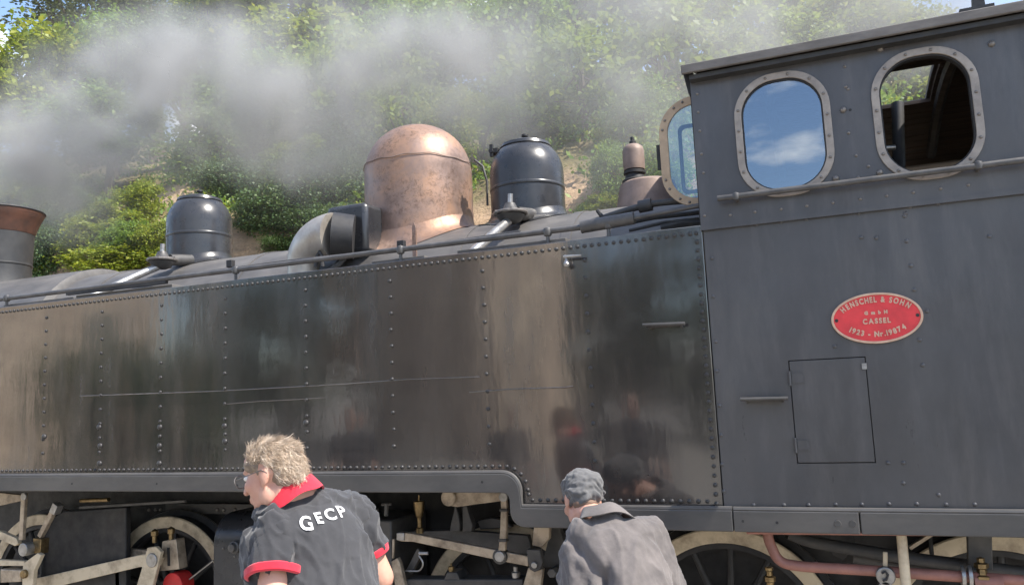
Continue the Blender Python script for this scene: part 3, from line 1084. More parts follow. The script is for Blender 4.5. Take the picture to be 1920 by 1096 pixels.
def black_dome(cx, lid_extra):
    d = Part().lathe((cx, YB, 0), dome_profile(0.238, 2.64, 3.24, 3.47, 12), 56).build('sand_dome', 'dome_black', loco)
    saddle(Part(), cx, 0.237, 0.06).build('dome_skirt', 'dome_black', d)
    Part().lathe((cx, YB, 3.405), [(0.155, 0.0), (0.168, 0.012), (0.160, 0.032), (0.10, 0.055), (0.03, 0.066), (0.0005, 0.068)], 48).build('dome_lid', 'dome_black', d)
    Part().lathe((cx, YB, 3.47), [(0.012, 0.0), (0.012, 0.02), (0.022, 0.028), (0.022, 0.04), (0.0005, 0.05)], 16).build('lid_knob', 'frame', d)
    Part().lathe((cx, YB, 3.14), [(0.2385, -.012), (0.2415, -.008), (0.2415, .008), (0.2385, .012)], 56, caps=False).build('dome_band', 'dome_black', d)
    if lid_extra:
        hg = Part().box((cx - .215, YB - .09, 3.395), (cx - .16, YB - .04, 3.425)).cyl((cx - .2, YB - .11, 3.405), (cx - .2, YB - .02, 3.405), 0.014, n=10)
        hg.box((cx - .21, YB - .1, 3.37), (cx - .19, YB - .08, 3.45)).build('lid_hinge', 'frame', d)
        Part().lathe((cx, YB, 2.9), [(0.27, -.04), (0.275, -.01), (0.268, .02), (0.24, .026)], 56, caps=False).build('base_ring', 'boiler', d)
    else:
        Part().box((cx - .2, YB - .05, 3.38), (cx - .15, YB - .02, 3.43)).build('lid_hinge', 'frame', d)
    return d


bd1 = black_dome(-4.40, False)
bd2 = black_dome(-1.715, True)
# blow-down wire beside the right dome
Part().tube([P(890, 300, 1.3), P(905, 312, 1.3), P(913, 340, 1.3), P(914, 385, 1.3)], 0.008, 8).build('thin_pipe', 'hose', bd2)


def sand_valve(u, v_, y, tilt):
    """valve bonnet with handwheel and the sand pipe leading down"""
    c = P(u, v_, y)
    s = 1.0 / PXM(c)
    b = Part().lathe(c, [(0.03, -0.07), (0.06, -0.055), (0.085, -0.02), (0.08, 0.0), (0.045, 0.02), (0.03, 0.055), (0.0005, 0.06)], 24).build('sand_valve', 'plate_grey', loco)
    w = Part()
    wp = [(c.x + 0.095 * math.cos(a), c.y + 0.095 * math.sin(a), c.z - 0.006) for a in [2 * math.pi * i / 24 for i in range(25)]]
    w.tube(wp, 0.010, 8, False).build('hand_wheel', 'bolt', b)
    for k in range(2):
        a = 1.57 * k + 0.4
        Part().cyl((c.x - .09 * math.cos(a), c.y - .09 * math.sin(a), c.z + .012), (c.x + .09 * math.cos(a), c.y + .09 * math.sin(a), c.z + .012), 0.006, n=8).build('spoke', 'bolt', b)
    Part().cyl((c.x + .02, c.y + .05, c.z), (c.x + .05, c.y + .22, c.z + .02), 0.042, n=16).build('valve_body', 'plate_grey', b)
    Part().cyl((c.x, c.y, c.z + .04), (c.x + .005, c.y, c.z + .11), 0.016, n=10).build('spindle', 'steel', b)
    Part().tube(arc_path([(c.x, c.y, c.z - .04), (c.x - 0.03 * tilt, c.y - .12, c.z - .11), (c.x - .08 * tilt, 0.3, Z_TANK + .05), (c.x - .1 * tilt, .25, Z_TANK - .1)], .06), 0.026, 10).build('sand_pipe', 'steel', b)


sand_valve(304, 486, 0.75, 2.2)
sand_valve(957, 398, 0.78, 0.6)

# chimney with flared copper cap
chx = -6.62
ch = Part().lathe((chx, YB, 0), [(0.33, 2.80), (0.29, 2.88), (0.258, 2.98), (0.252, 3.1), (0.258, 3.3), (0.264, 3.43), (0.22, 3.43), (0.22, 3.0)], 56).build('chimney', 'chimney', loco)
Part().lathe((chx, YB, 0), [(0.266, 3.42), (0.272, 3.435), (0.285, 3.48), (0.312, 3.55), (0.338, 3.60), (0.338, 3.612), (0.30, 3.61), (0.25, 3.5), (0.23, 3.42)], 56).build('chimney_cap', 'copper_cap', ch)
Part().lathe((chx, YB, 0), [(0.34, 3.607), (0.347, 3.614), (0.34, 3.624), (0.30, 3.62)], 56).build('cap_rim', 'frame', ch)
Part().lathe((chx, YB, 0), [(0.2535, 3.135), (0.2585, 3.14), (0.2595, 3.15), (0.2555, 3.155)], 56, caps=False).build('chimney_band', 'chimney', ch)

# bent silver pipe and black chest in front of the copper dome
ep, er = [P(569, 540, 0.58)], [0.098]
for i in range(13):
    a = R_(180 - 88 * i / 12)
    ep.append(P(628 + 59 * math.cos(a), 502 - 60 * math.sin(a), 0.58))
    er.append(0.098 + 0.046 * i / 12)
el = Part().tube(ep, er, 32).build('exhaust_elbow', 'elbow', loco)
q = Vector(ep[-1])
Part().cyl((q.x - .004, q.y, q.z), (q.x + .11, q.y + .06, q.z - .01), 0.1455, 0.135, n=32).build('elbow_socket', 'frame', el)
p0, p1 = P(611, 388, 0.66), P(672, 474, 0.66)
Part().box((p0.x, 0.66, p1.z), (p1.x + .06, 1.5, p0.z)).build('steam_chest', 'dome_black', loco, True, 0.03)
Part().tube(arc_path([(p1.x - .05, .66, p1.z + .02), (p1.x - .12, .6, p1.z - .08), (p1.x - .2, .5, 2.6)], .05), 0.02, 8).build('drain_pipe', 'hose', loco)
Part().tube([P(592, 500, .48), P(595, 480, .48), P(599, 472, .48), P(603, 478, .48), P(605, 500, .48)], 0.012, 8).build('elbow_lug', 'frame', el)

# whistle and brown turret ahead of the cab
wx = -1.01
tu = Part().lathe((wx + .07, YB, 0), [(0.21, 2.86), (0.19, 2.95), (0.175, 3.03), (0.165, 3.07), (0.14, 3.085), (0.0005, 3.09)], 40).build('steam_turret', 'cone', loco)
wh = Part().lathe((wx, YB - .02, 0), [(0.075, 3.075), (0.078, 3.10), (0.06, 3.11), (0.055, 3.135), (0.066, 3.14), (0.066, 3.155), (0.058, 3.16), (0.058, 3.165)], 32).build('whistle', 'frame', loco)
Part().lathe((wx, YB - .02, 0), [(0.064, 3.165), (0.066, 3.20), (0.066, 3.28), (0.060, 3.305), (0.04, 3.322), (0.018, 3.328)], 32).build('whistle_bell', 'cone', wh)
Part().lathe((wx, YB - .02, 0), [(0.02, 3.327), (0.02, 3.345), (0.012, 3.35), (0.012, 3.37), (0.0005, 3.378)], 16).build('acorn_nut', 'frame', wh)

# --- cab
ZR = 3.225
cab_side_low = [(XT1 + .003, zr + .004), (XC1, zr + .004), (XC1, 2.535), (XT1 + .003, 2.535)]
hx0, hx1, hz0, hz1 = P(1487, 760, 0).x, P(1630, 760, 0).x, P(1560, 866, 0).z, P(1555, 673, 0).z
hatch_gap = [(hx0 - .004, hz0 - .004), (hx1 + .004, hz0 - .004), (hx1 + .004, hz1 + .004), (hx0 - .004, hz1 + .004)]
cab = plate_with_holes(cab_side_low, [hatch_gap], 0.0, 0.012)
cp = Part()
cp.v, cp.f = cab.v, cab.f
cab = cp.build('cab_side', 'cab', loco, False)
hd = Part().box((hx0, -0.001, hz0), (hx1, 0.010, hz1)).build('hatch_door', 'cab', cab, False, 0.0015)
Part().box((hx0 - .03, 0.013, hz0 - .03), (hx1 + .03, 0.02, hz1 + .03)).build('hatch_backing', 'frame', cab, False)
p = P(1622, 686, 0)
Part().box((p.x - .012, -0.008, p.z - .012), (p.x + .006, -0.002, p.z + .012)).build('hatch_latch', 'steel', hd, False)
for hz_ in (hz0 + .07, hz1 - .07):
    Part().cyl((hx0 - .003, -0.006, hz_ - .03), (hx0 - .003, -0.006, hz_ + .03), .006, n=8).box((hx0 + .004, -0.005, hz_ - .02), (hx0 + .05, -0.0015, hz_ + .02)).build('hatch_hinge', 'cab', hd, False)
# upper sheet with the two oval windows
W1, W2 = (-0.105, 2.893), (0.440, 2.888)
fw, fh, fr_ = 0.194, 0.271, 0.172
holes = [rrect(c_[0], c_[1], fw - .028, fh - .028, fr_ - .028, 10) for c_ in (W1, W2)]
up = plate_with_holes([(XT1 - .004, 2.522), (XC1, 2.522), (XC1, ZR), (XT1 - .004, ZR)], holes, -0.012, -0.001)
cp = Part()
cp.v, cp.f = up.v, up.f
upper = cp.build('cab_upper_side', 'cab', loco, False)
for k, c_ in enumerate((W1, W2)):
    rg = ring(rrect(c_[0], c_[1], fw, fh, fr_, 10), rrect(c_[0], c_[1], fw - .03, fh - .03, fr_ - .03, 10), -0.021, -0.0125)
    cp = Part()
    cp.v, cp.f = rg.v, rg.f
    wf = cp.build('window_frame', 'frame_brass', loco, False, 0.002)
    # liner inside the opening
    rg = ring(rrect(c_[0], c_[1], fw - .028, fh - .028, fr_ - .028, 10), rrect(c_[0], c_[1], fw - .036, fh - .036, fr_ - .036, 10), -0.0122, 0.02)
    cp = Part()
    cp.v, cp.f = rg.v, rg.f
    cp.build('window_liner', 'frame', wf, False)
    mid = rrect(c_[0], c_[1], fw - .015, fh - .015, fr_ - .015, 10)
    # rivets evenly spaced round the frame
    per = [0.0]
    for i in range(len(mid)):
        a, b = mid[i], mid[(i + 1) % len(mid)]
        per.append(per[-1] + math.hypot(b[0] - a[0], b[1] - a[1]))
    for r_i in range(16):
        d_ = (r_i + 0.5) / 16 * per[-1]
        i = max(j for j in range(len(mid)) if per[j] <= d_)
        a, b = mid[i], mid[(i + 1) % len(mid)]
        t_ = (d_ - per[i]) / max(1e-6, per[i + 1] - per[i])
        lput('rivet', RIV_W, wf, (a[0] + (b[0] - a[0]) * t_, -0.021, a[1] + (b[1] - a[1]) * t_))
    if k == 0:
        Part().prism(rrect(c_[0], c_[1], fw - .034, fh - .034, fr_ - .034, 10), -0.004, 0.001).build('window_pane', 'glass', wf, False)
# joint strip, sill rail, gutter
Part().box((XT1 - .006, -0.016, 2.518), (XC1, -0.0125, 2.536)).build('joint_strip', 'cab', upper, False)
sl = Part().tube([(-0.392, -0.055, 2.640), (0.6, -0.055, 2.638), (XC1, -0.055, 2.636)], 0.0125, 12).build('sill_rail', 'rail', loco)
for px in (-0.315, 0.59, 1.3):
    b_ = Part().cyl((px, -0.055, 2.639), (px, -0.012, 2.632), 0.009, n=8)
    b_.lathe((px, -0.055, 2.639), [(0.0001, -0.02), (0.014, -0.014), (0.018, 0), (0.014, 0.014), (0.0001, 0.02)], 12)
    b_.build('rail_bracket', 'rail', sl)
grab(1388, 748, 1477, 746, cab)
# rivets and bolts on the cab
cr_ = [(1335, 484), (1337, 556), (1342, 640), (1344, 695), (1349, 760), (1352, 815), (1354, 870), (1357, 920), (1413, 946), (1470, 946), (1516, 946), (1567, 945), (1616, 945), (1667, 944), (1719, 944), (1774, 945), (1828, 945),
       (1615, 445), (1643, 446), (1418, 421), (1465, 416), (1512, 411), (1610, 400), (1696, 405), (1698, 400), (1706, 388), (1758, 382), (1700, 452), (1708, 498), (1714, 543), (1738, 583), (1724, 637), (1730, 684), (1565, 649), (1665, 867), (1694, 867), (1694, 905), (1760, 927), (1855, 443)]
for u, v_ in cr_:
    p = P(u, v_, 0)
    lput('rivet', RIV_S, cab, (p.x, 0.0, p.z), (0, random.random(), 0))
cr2 = [(1308, 178), (1310, 212), (1313, 247), (1316, 290), (1320, 325), (1322, 405), (1370, 404), (1416, 398), (1465, 393), (1513, 387), (1562, 381), (1613, 374), (1662, 368), (1712, 362), (1763, 355), (1815, 348), (1586, 165), (1590, 169), (1591, 251), (1605, 293), (1609, 334), (1628, 313), (1584, 127)]
for u, v_ in cr2:
    p = P(u, v_, 0)
    lput('rivet', RIV_W, upper, (p.x, -0.012, p.z))
for u, v_ in ((1581, 208), (1567, 336), (1649, 325), (1650, 95), (1858, 85)):
    p = P(u, v_, 0)
    lput('bolt', BOLT, upper, (p.x, -0.012, p.z), (0, random.random(), 0))
Part().lathe((P(1594, 208, 0).x, 0, P(1594, 208, 0).z), [(0.006, -0.0135), (0.006, -0.0125)], 12, 'y').build('bolt_hole', 'frame', upper)
# lower valance under the cab
cv = Part().box((-0.432, -0.03, zr - bw), (P(1612, 975, 0).x - .002, 0.3, zr - .003)).build('cab_valance', 'valance', loco, False, 0.004)
Part().box((P(1612, 975, 0).x + .002, -0.03, zr - bw), (XC1, 0.3, zr - .003)).build('cab_valance', 'valance', loco, False, 0.004)
Part().tube([(-0.43, -0.018, zr + .002), (XC1, -0.018, zr + .002)], 0.011, 8).build('angle_lip', 'valance', cv)
for u, v_ in ((1571, 981), (1599, 981)):
    p = P(u, v_, -0.03)
    Part().lathe((p.x, 0, p.z), [(0.012, -0.034), (0.013, -0.030)], 16, 'y').build('plug', 'plate_grey', cv)
for u, v_ in ((1393, 976), (1457, 979), (445, 909), (135, 906), (294, 906), (904, 903)):
    p = P(u, v_, -0.03)
    Part().lathe((p.x, 0, p.z), [(0.006, -0.0315), (0.006, -0.0305)], 10, 'y').build('bolt_hole', 'frame', cv if u > 1300 else val)
Part().tube([P(1400, 997, 0), P(1864, 1001, 0), P(1990, 1002, 0)], 0.008, 8).build('copper_edge_pipe', 'pipe_pink', cv)
# cab roof: curved planks, sheet on top, one open hatch
YS = [-0.07 + 2.54 * i / 20 for i in range(21)]


def roof_z(y):
    return 3.21 + 0.30 * (1 - ((y - 1.2) / 1.27) ** 2)


XR0, XR1 = XT1 - 0.03, XC1 + 0.1
HXa, HXb, HYa, HYb = 0.40, 0.655, 1.18, 1.62
roof = Part()
for i in range(20):
    ya, yb = YS[i], YS[i + 1]
    spans = [(XR0, XR1)]
    if yb > HYa and ya < HYb:
        spans = [(XR0, HXa), (HXb, XR1)]
    for xa, xb in spans:
        za, zb_ = roof_z(ya), roof_z(yb)
        roof.add([(xa, ya, za), (xb, ya, za), (xb, yb, zb_), (xa, yb, zb_), (xa, ya, za + .03), (xb, ya, za + .03), (xb, yb, zb_ + .03), (xa, yb, zb_ + .03)],
                 [(0, 3, 2, 1), (4, 5, 6, 7), (0, 1, 5, 4), (1, 2, 6, 5), (2, 3, 7, 6), (3, 0, 4, 7)])
roof = roof.build('cab_roof', 'roof', loco, False)
for i in range(20):
    for k in range(2):
        ya, yb = YS[i] + 0.0635 * k + .002, YS[i] + 0.0635 * (k + 1) - .004
        if ya < 0.02 or yb > 2.38:
            continue
        spans = [(XT1 + .02, XC1 - .02)]
        if yb > HYa and ya < HYb:
            spans = [(XT1 + .02, HXa - .02), (HXb + .02, XC1 - .02)]
        for xa, xb in spans:
            za, zb_ = roof_z(ya) - .004, roof_z(yb) - .004
            q = Part().add([(xa, ya, za - .02), (xb, ya, za - .02), (xb, yb, zb_ - .02), (xa, yb, zb_ - .02), (xa, ya, za), (xb, ya, za), (xb, yb, zb_), (xa, yb, zb_)],
                           [(0, 3, 2, 1), (4, 5, 6, 7), (0, 1, 5, 4), (1, 2, 6, 5), (2, 3, 7, 6), (3, 0, 4, 7)])
            q.build('ceiling_plank', 'wood', roof, False)
for xa in (0.30, 0.72, -0.2, 1.3):
    rb = Part()
    for i in range(2, 18, 2):
        rb.tube([(xa, YS[i], roof_z(YS[i]) - .05), (xa, YS[i + 2], roof_z(YS[i + 2]) - .05)], 0.03, 6)
    rb.build('roof_rib', 'cab_in', roof, False)
Part().box((XR0, -0.085, 3.210), (XR1, -0.0705, 3.250)).build('roof_gutter', 'roof', roof, False, 0.004)
Part().box((XR0 + .03, -0.062, 3.186), (XR1 - .05, -0.0125, 3.206)).build('eaves_shade', 'cab_in', roof, False)  # black strip painting the shadow line under the gutter
p = P(1832, 32, -0.03)
rf = Part().box((p.x - .06, -0.05, 3.252), (p.x + .06, 0.0, 3.275)).build('roof_bracket', 'frame', roof, False)
Part().prism([(p.x - .012, 3.2755), (p.x + .03, 3.275), (p.x + .028, 3.35), (p.x + .01, 3.365), (p.x - .008, 3.345)], -0.045, -0.01).build('bracket_horn', 'frame', rf, False)
# far cab wall, front and rear walls, floor
far = plate_with_holes([(XT1, 1.3), (XC1, 1.3), (XC1, 3.22), (XT1, 3.22)], [rrect(c_[0], c_[1], .166, .243, .144, 10) for c_ in (W1, W2)], 2.39, 2.4)
cp = Part()
cp.v, cp.f = far.v, far.f
cp.build('far_cab_side', 'cab_in', loco, False)
for k in range(11):
    z0 = 2.44 + k * 0.07
    for xa, xb in ((XT1 + .02, W1[0] - .2), (W1[0] + .2, W2[0] - .2), (W2[0] + .2, XC1 - .02)):
        Part().box((xa, 2.365, z0), (xb, 2.388, z0 + .063)).build('lining_board', 'wood', loco, False)
Part().box((XT1 - .012, 0.02, 1.3), (XT1 + .0, 0.40, 3.19)).build('cab_front', 'cab_in', loco, False)
Part().box((XT1 - .012, 0.75, 1.3), (XT1 + .0, 2.38, 3.4)).build('cab_front', 'cab_in', loco, False)
Part().box((XT1 - .012, 0.40, 1.3), (XT1 + .0, 0.75, 2.6)).build('cab_front', 'cab_in', loco, False)
Part().box((XC1 - .012, 0.02, 1.3), (XC1 + .0, 2.38, 3.2)).build('cab_rear', 'cab_in', loco, False)
Part().box((XT1 + .01, 0.02, 1.28), (XC1 - .02, 2.38, 1.32)).build('cab_floor', 'wood', loco, False)
Part().tube([(W2[0] - .02, 1.5, 2.5), (W2[0] + .06, 1.62, 3.46)], 0.035, 10).build('cab_post', 'cab_in', loco)
p = P(1650, 278, 0.25)
Part().cyl((p.x, .25, p.z), (p.x + .06, .27, p.z), .012, n=10).cyl((p.x, .25, p.z - .04), (p.x, .25, p.z + .04), .008, n=8).build('brass_handle', 'steel', loco)
Part().prism([(XC1, 1.3), (2.9, 1.3), (2.9, 2.5), (XC1, 2.6)], 0.0, 2.4).build('coal_bunker', 'cab', loco, False)
# front spectacle window, swung open ahead of the cab
oc = P(1316, 282, 0.16)
ow, oh, orr = 0.19, 0.262, 0.165
rg = ring(rrect(oc.x, oc.z, ow, oh, orr, 10), rrect(oc.x, oc.z, ow - .04, oh - .04, orr - .04, 10), 0.145, 0.16)
cp = Part()
cp.v, cp.f = rg.v, rg.f
of = cp.build('spectacle_frame', 'tan_brass', loco, False, 0.002)
Part().prism(rrect(oc.x, oc.z, ow - .038, oh - .038, orr - .038, 10), 0.150, 0.155).build('spectacle_pane', 'clear_glass', of, False)
for k in range(18):
    a = 2 * math.pi * (k + .5) / 18
    m_ = rrect(oc.x, oc.z, ow - .016, oh - .016, orr - .016, 10)
    q = m_[int((k + .5) / 18 * len(m_))]
    lput('rivet', RIV_W, of, (q[0], 0.145, q[1]))
ic = P(1304, 296, .17)
rg = ring(rrect(ic.x, ic.z, .072, .165, .03, 6), rrect(ic.x, ic.z, .056, .149, .022, 6), 0.165, 0.178)
cp = Part()
cp.v, cp.f = rg.v, rg.f
cp.build('inner_frame', 'frame', of, False)
Part().box((oc.x - ow - .02, .165, oc.z - .06), (oc.x - ow + .01, .175, oc.z + .06)).build('spectacle_hinge', 'frame', of, False)
Part().prism([XZ(1281, 137, .02), XZ(1300, 137, .02), XZ(1300, 180, .02), XZ(1292, 178, .02)], 0.0, 0.1).build('eaves_bracket', 'frame', roof, False)

# --- maker's plate
pc = P(1643, 596, 0)
prx, prz = 0.168, 0.1015


def ellipse(cx, cz, a, b, n=64):
    return [(cx + a * math.cos(2 * math.pi * i / n), cz + b * math.sin(2 * math.pi * i / n)) for i in range(n)]


mp = Part().prism(ellipse(pc.x, pc.z, prx - .004, prz - .004), -0.007, -0.0005).build('maker_plate', 'red', loco, False)
rg = ring(ellipse(pc.x, pc.z, prx, prz), ellipse(pc.x, pc.z, prx - .009, prz - .009), -0.012, -0.0008)
cp = Part()
cp.v, cp.f = rg.v, rg.f
cp.build('plate_rim', 'plate_cream', mp, False, 0.0015)


def glyphs(text, size, bold=0.0, depth=0.0):
    """flat letter meshes, each centred on its own width; returns [(verts, faces, width)]"""
    out = []
    for chr_ in text:
        if chr_ == ' ':
            out.append(None)
            continue
        cu = bpy.data.curves.new('letter', 'FONT')
        cu.body = chr_
        cu.size = size
        cu.offset = bold
        cu.extrude = depth
        cu.resolution_u = 4
        to = bpy.data.objects.new('letter', cu)
        COL.objects.link(to)
        dg = bpy.context.evaluated_depsgraph_get()
        me = bpy.data.meshes.new_from_object(to.evaluated_get(dg))
        vs = [v_.co.copy() for v_ in me.vertices]
        fs = [list(p_.vertices) for p_ in me.polygons]
        bpy.data.objects.remove(to)
        bpy.data.curves.remove(cu)
        bpy.data.meshes.remove(me)
        x0, x1 = min(q.x for q in vs), max(q.x for q in vs)
        out.append(([Vector((q.x - (x0 + x1) / 2, q.y, q.z)) for q in vs], fs, x1 - x0))
    return out


def plate_text(mb, text, size, mode, zc_, span):
    gs = glyphs(text, size, 0.0012, 0.0014)
    gap = size * 0.16
    wid = [(g_[2] if g_ else size * 0.3) for g_ in gs]
    total = sum(wid) + gap * (len(gs) - 1)
    k = span / total
    x = -span / 2
    for g_, w in zip(gs, wid):
        xm = x + w * k / 2
        x += (w + gap) * k
        if not g_:
            continue
        if mode == 0:
            ox, oz, an = xm, zc_, 0.0
        else:
            ea, eb = (prx - .042, prz - .038) if mode == 1 else (prx - .034, prz - .022)
            c_ = max(-1, min(1, xm / (ea * 1.06)))
            oz = mode * eb * math.sqrt(max(0, 1 - c_ * c_)) * 1.0
            oz = oz if mode == 1 else oz + 0.006
            an = -mode * math.atan2(eb * c_, ea * math.sqrt(max(.05, 1 - c_ * c_))) * 0.95
            ox = xm
        ca, sa = math.cos(an), math.sin(an)
        kk = min(1.0, k)
        mb.add([(pc.x + ox + (q.x * kk * ca - q.y * sa), -0.0085 - q.z, pc.z + oz + (q.x * kk * sa + q.y * ca)) for q in g_[0]], g_[1])


for args in (('HENSCHEL & SOHN', 0.031, 1, 0, 0.242), ('G m b H', 0.018, 0, 0.016, 0.085), ('CASSEL', 0.028, 0, -0.021, 0.102), ('1923 - Nr.19874', 0.029, -1, 0, 0.212)):
    lt = Part()
    plate_text(lt, *args)
    tag(lt.build('raised_lettering', 'plate_cream', mp, False), kind='stuff')
for sx_ in (-1, 1):
    Part().lathe((pc.x + sx_ * (prx - .02), 0, pc.z), [(0.007, -0.009), (0.006, -0.0072)], 10, 'y').build('plate_screw', 'frame', mp)

# --- frames and dark underside
Part().box((XF, 0.80, 0.55), (2.8, 0.84, 1.36)).build('main_frame', 'frame', loco, False)
Part().box((XF, 1.56, 0.55), (2.8, 1.60, 1.36)).build('main_frame', 'frame', loco, False)
Part().box((XF, 0.31, 1.40), (xs0 - .05, 2.1, 1.44)).build('running_plate', 'frame', loco, False)
Part().box((xs0 + .05, 0.31, 1.26), (2.8, 2.1, 1.30)).build('running_plate', 'frame', loco, False)
Part().lathe((0, YB, 1.75), [(0.5, -5.0), (0.5, -0.5)], 32, 'x').build('ash_pan', 'frame', loco)

# --- wheels


def wheel(cx, zc_, spokes=14, R0=0.512, hub_mat='frame'):
    w = Part().lathe((cx, 0, zc_), [(R0 - .072, .595), (R0 - .078, .60), (R0 - .10, .60), (R0 - .10, .66), (R0 - .07, .66)], 72, 'y', False).build('wheel', 'frame', loco)
    Part().lathe((cx, 0, zc_), [(R0 - .072, .592), (R0 - .066, .588), (R0 - .006, .588), (R0, .594), (R0, .600)], 96, 'y', False).build('tyre', 'cream', w)
    Part().lathe((cx, 0, zc_), [(R0 - .0005, .6005), (R0 - .004, .672), (R0 + .008, .68), (R0 + .028, .688), (R0 + .028, .706), (R0 - .05, .71)], 96, 'y', False).build('tread', 'frame', w)
    Part().lathe((cx, 0, zc_), [(R0 + .0285, .6885), (R0 + .0295, .692), (R0 + .0295, .704), (R0 + .0285, .7065)], 96, 'y', False).build('flange_edge', 'steel', w)
    for k in range(spokes):
        a = 2 * math.pi * (k + .35) / spokes
        Part().cyl((cx + .1 * math.cos(a), .635, zc_ + .1 * math.sin(a)), (cx + (R0 - .08) * math.cos(a), .63, zc_ + (R0 - .08) * math.sin(a)), 0.022, 0.015, 8).build('spoke', 'frame', w)
    Part().lathe((cx, 0, zc_), [(0.11, .58), (0.115, .59), (0.115, .7)], 32, 'y').build('hub', hub_mat, w)
    return w


ZW = 0.645
wheel(-0.565, ZW)
wheel(0.585, ZW)
wheel(-1.715, ZW)
wl_ = wheel(-4.08, ZW + .005)
wheel(-5.23, ZW + .005)

# --- motion, left (front engine)


def motion(name, mat, fn, y0, y1, bevel=0.003, parent=None):
    m_ = Part()
    fn(m_)
    return m_.build(name, mat, parent or loco, True, bevel)


motion('lifting_arm', 'rod', lambda m_: poly(m_, [(-40, 920), (0, 923), (38, 927), (44, 935), (36, 939), (0, 947), (-40, 952)], .22, .25), .22, .25)
motion('lifting_link', 'rod', lambda m_: bar(m_, 43, 924, 38, 1012, 10, .20, .225), .2, .22)
motion('link_pin', 'steel', lambda m_: disc(m_, 43, 930, 7, .185, .2), 0, 0)
motion('link_pin', 'steel', lambda m_: disc(m_, 42, 1030, 12, .185, .25), 0, 0)
motion('radius_rod', 'cream', lambda m_: poly(m_, [(-60, 985), (0, 995), (30, 1008), (34, 1018), (28, 1023), (0, 1011), (-60, 1002)], .24, .27), 0, 0)
motion('valve_link', 'rod', lambda m_: bar(m_, 101, 950, 72, 1006, 10, .25, .28), 0, 0)
motion('link_fork', 'steel', lambda m_: bar(m_, 103, 945, 96, 962, 14, .24, .29), 0, 0)
motion('die_block', 'brass', lambda m_: poly(m_, [(62, 1008), (77, 1010), (75, 1038), (61, 1036)], .24, .3), 0, 0)
motion('piston_rod', 'cream', lambda m_: poly(m_, [(-60, 1046), (46, 1051), (44, 1060), (-60, 1060)], .26, .29), 0, 0)
motion('combination_lever', 'cream', lambda m_: poly(m_, [(43, 1056), (70, 1036), (77, 1040), (63, 1070), (60, 1120), (40, 1120)], .22, .25), 0, 0)
motion('crosshead_block', 'rod', lambda m_: poly(m_, [(0, 1066), (38, 1068), (38, 1090), (0, 1092)], .24, .32), 0, 0, .006)
motion('oil_cup', 'brass', lambda m_: disc(m_, 42, 1076, 8, .2, .24), 0, 0)
# motion bracket plate with its lit edge painted on as a lighter grey tube
motion('motion_bracket', 'frame', lambda m_: poly(m_, [(78, 1140), (79, 1010), (84, 992), (96, 972), (120, 958), (236, 950), (236, 1140)], .42, .46), 0, 0, .006)
motion('bracket_lit_edge', 'plate_grey', lambda m_: m_.tube([P(u, v_, .41) for u, v_ in ((77, 1140), (78, 1010), (83, 992), (93, 974))], .008, 8), 0, 0, 0)
motion('reversing_rod', 'plate_grey', lambda m_: bar(m_, 148, 951, 346, 939, 5, .38, .4), 0, 0)
motion('lubricator', 'brass', lambda m_: m_.cyl(P(152, 938, .36), P(204, 936, .36), .014, n=14), 0, 0, 0)
motion('frame_strip', 'plate_grey', lambda m_: poly(m_, [(310, 943), (700, 946), (700, 966), (310, 962)], .74, .79), 0, 0)
for u in (280, 292, 302, 408, 420, 441, 465, 478):
    pb = P(u, 955, .74)
    lput('bolt', BOLT, loco, (pb.x, .74, pb.z))
motion('side_rod', 'rod', lambda m_: poly(m_, [(120, 1022), (270, 1030), (282, 1034), (282, 1046), (268, 1046), (120, 1037)], .48, .51), 0, 0)
motion('connecting_rod', 'cream', lambda m_: poly(m_, [(60, 1085), (260, 1040), (285, 1036), (300, 1046), (294, 1062), (262, 1062), (60, 1110)], .36, .4), 0, 0)
motion('eccentric_crank', 'cream', lambda m_: poly(m_, [(276, 1026), (292, 1024), (302, 1034), (278, 1130), (246, 1130), (266, 1064)], .33, .355), 0, 0)
motion('rod_brass_block', 'rod', lambda m_: poly(m_, [(304, 1014), (330, 1010), (336, 1066), (300, 1070)], .40, .47), 0, 0)
motion('block_slot', 'frame', lambda m_: poly(m_, [(313, 1026), (317, 1026), (318, 1060), (314, 1060)], .394, .399), 0, 0, 0)
motion('rod_pin', 'steel', lambda m_: disc(m_, 283, 1050, 13, .32, .36), 0, 0)
for u, v_ in ((290, 1004), (321, 1000)):
    pp = P(u, v_, .42)
    motion('oil_cup', 'brass', lambda m_: m_.lathe(pp, [(.014, -.04), (.014, .0), (.022, .004), (.022, .03), (.01, .04), (.0005, .045)], 14), 0, 0, 0)
motion('front_hub_cap', 'red_hub', lambda m_: disc(m_, 323, 1098, 24, .40, .5), 0, 0, .008)
motion('rod_strut', 'rod', lambda m_: bar(m_, 219, 1062, 221, 1130, 11, .42, .44), 0, 0)
motion('rod_strut', 'rod', lambda m_: bar(m_, 147, 1060, 150, 1130, 9, .5, .52), 0, 0)
motion('cross_wire', 'steel', lambda m_: m_.tube([P(355, 1085, .45), P(400, 1050, .45)], .005, 6), 0, 0, 0)
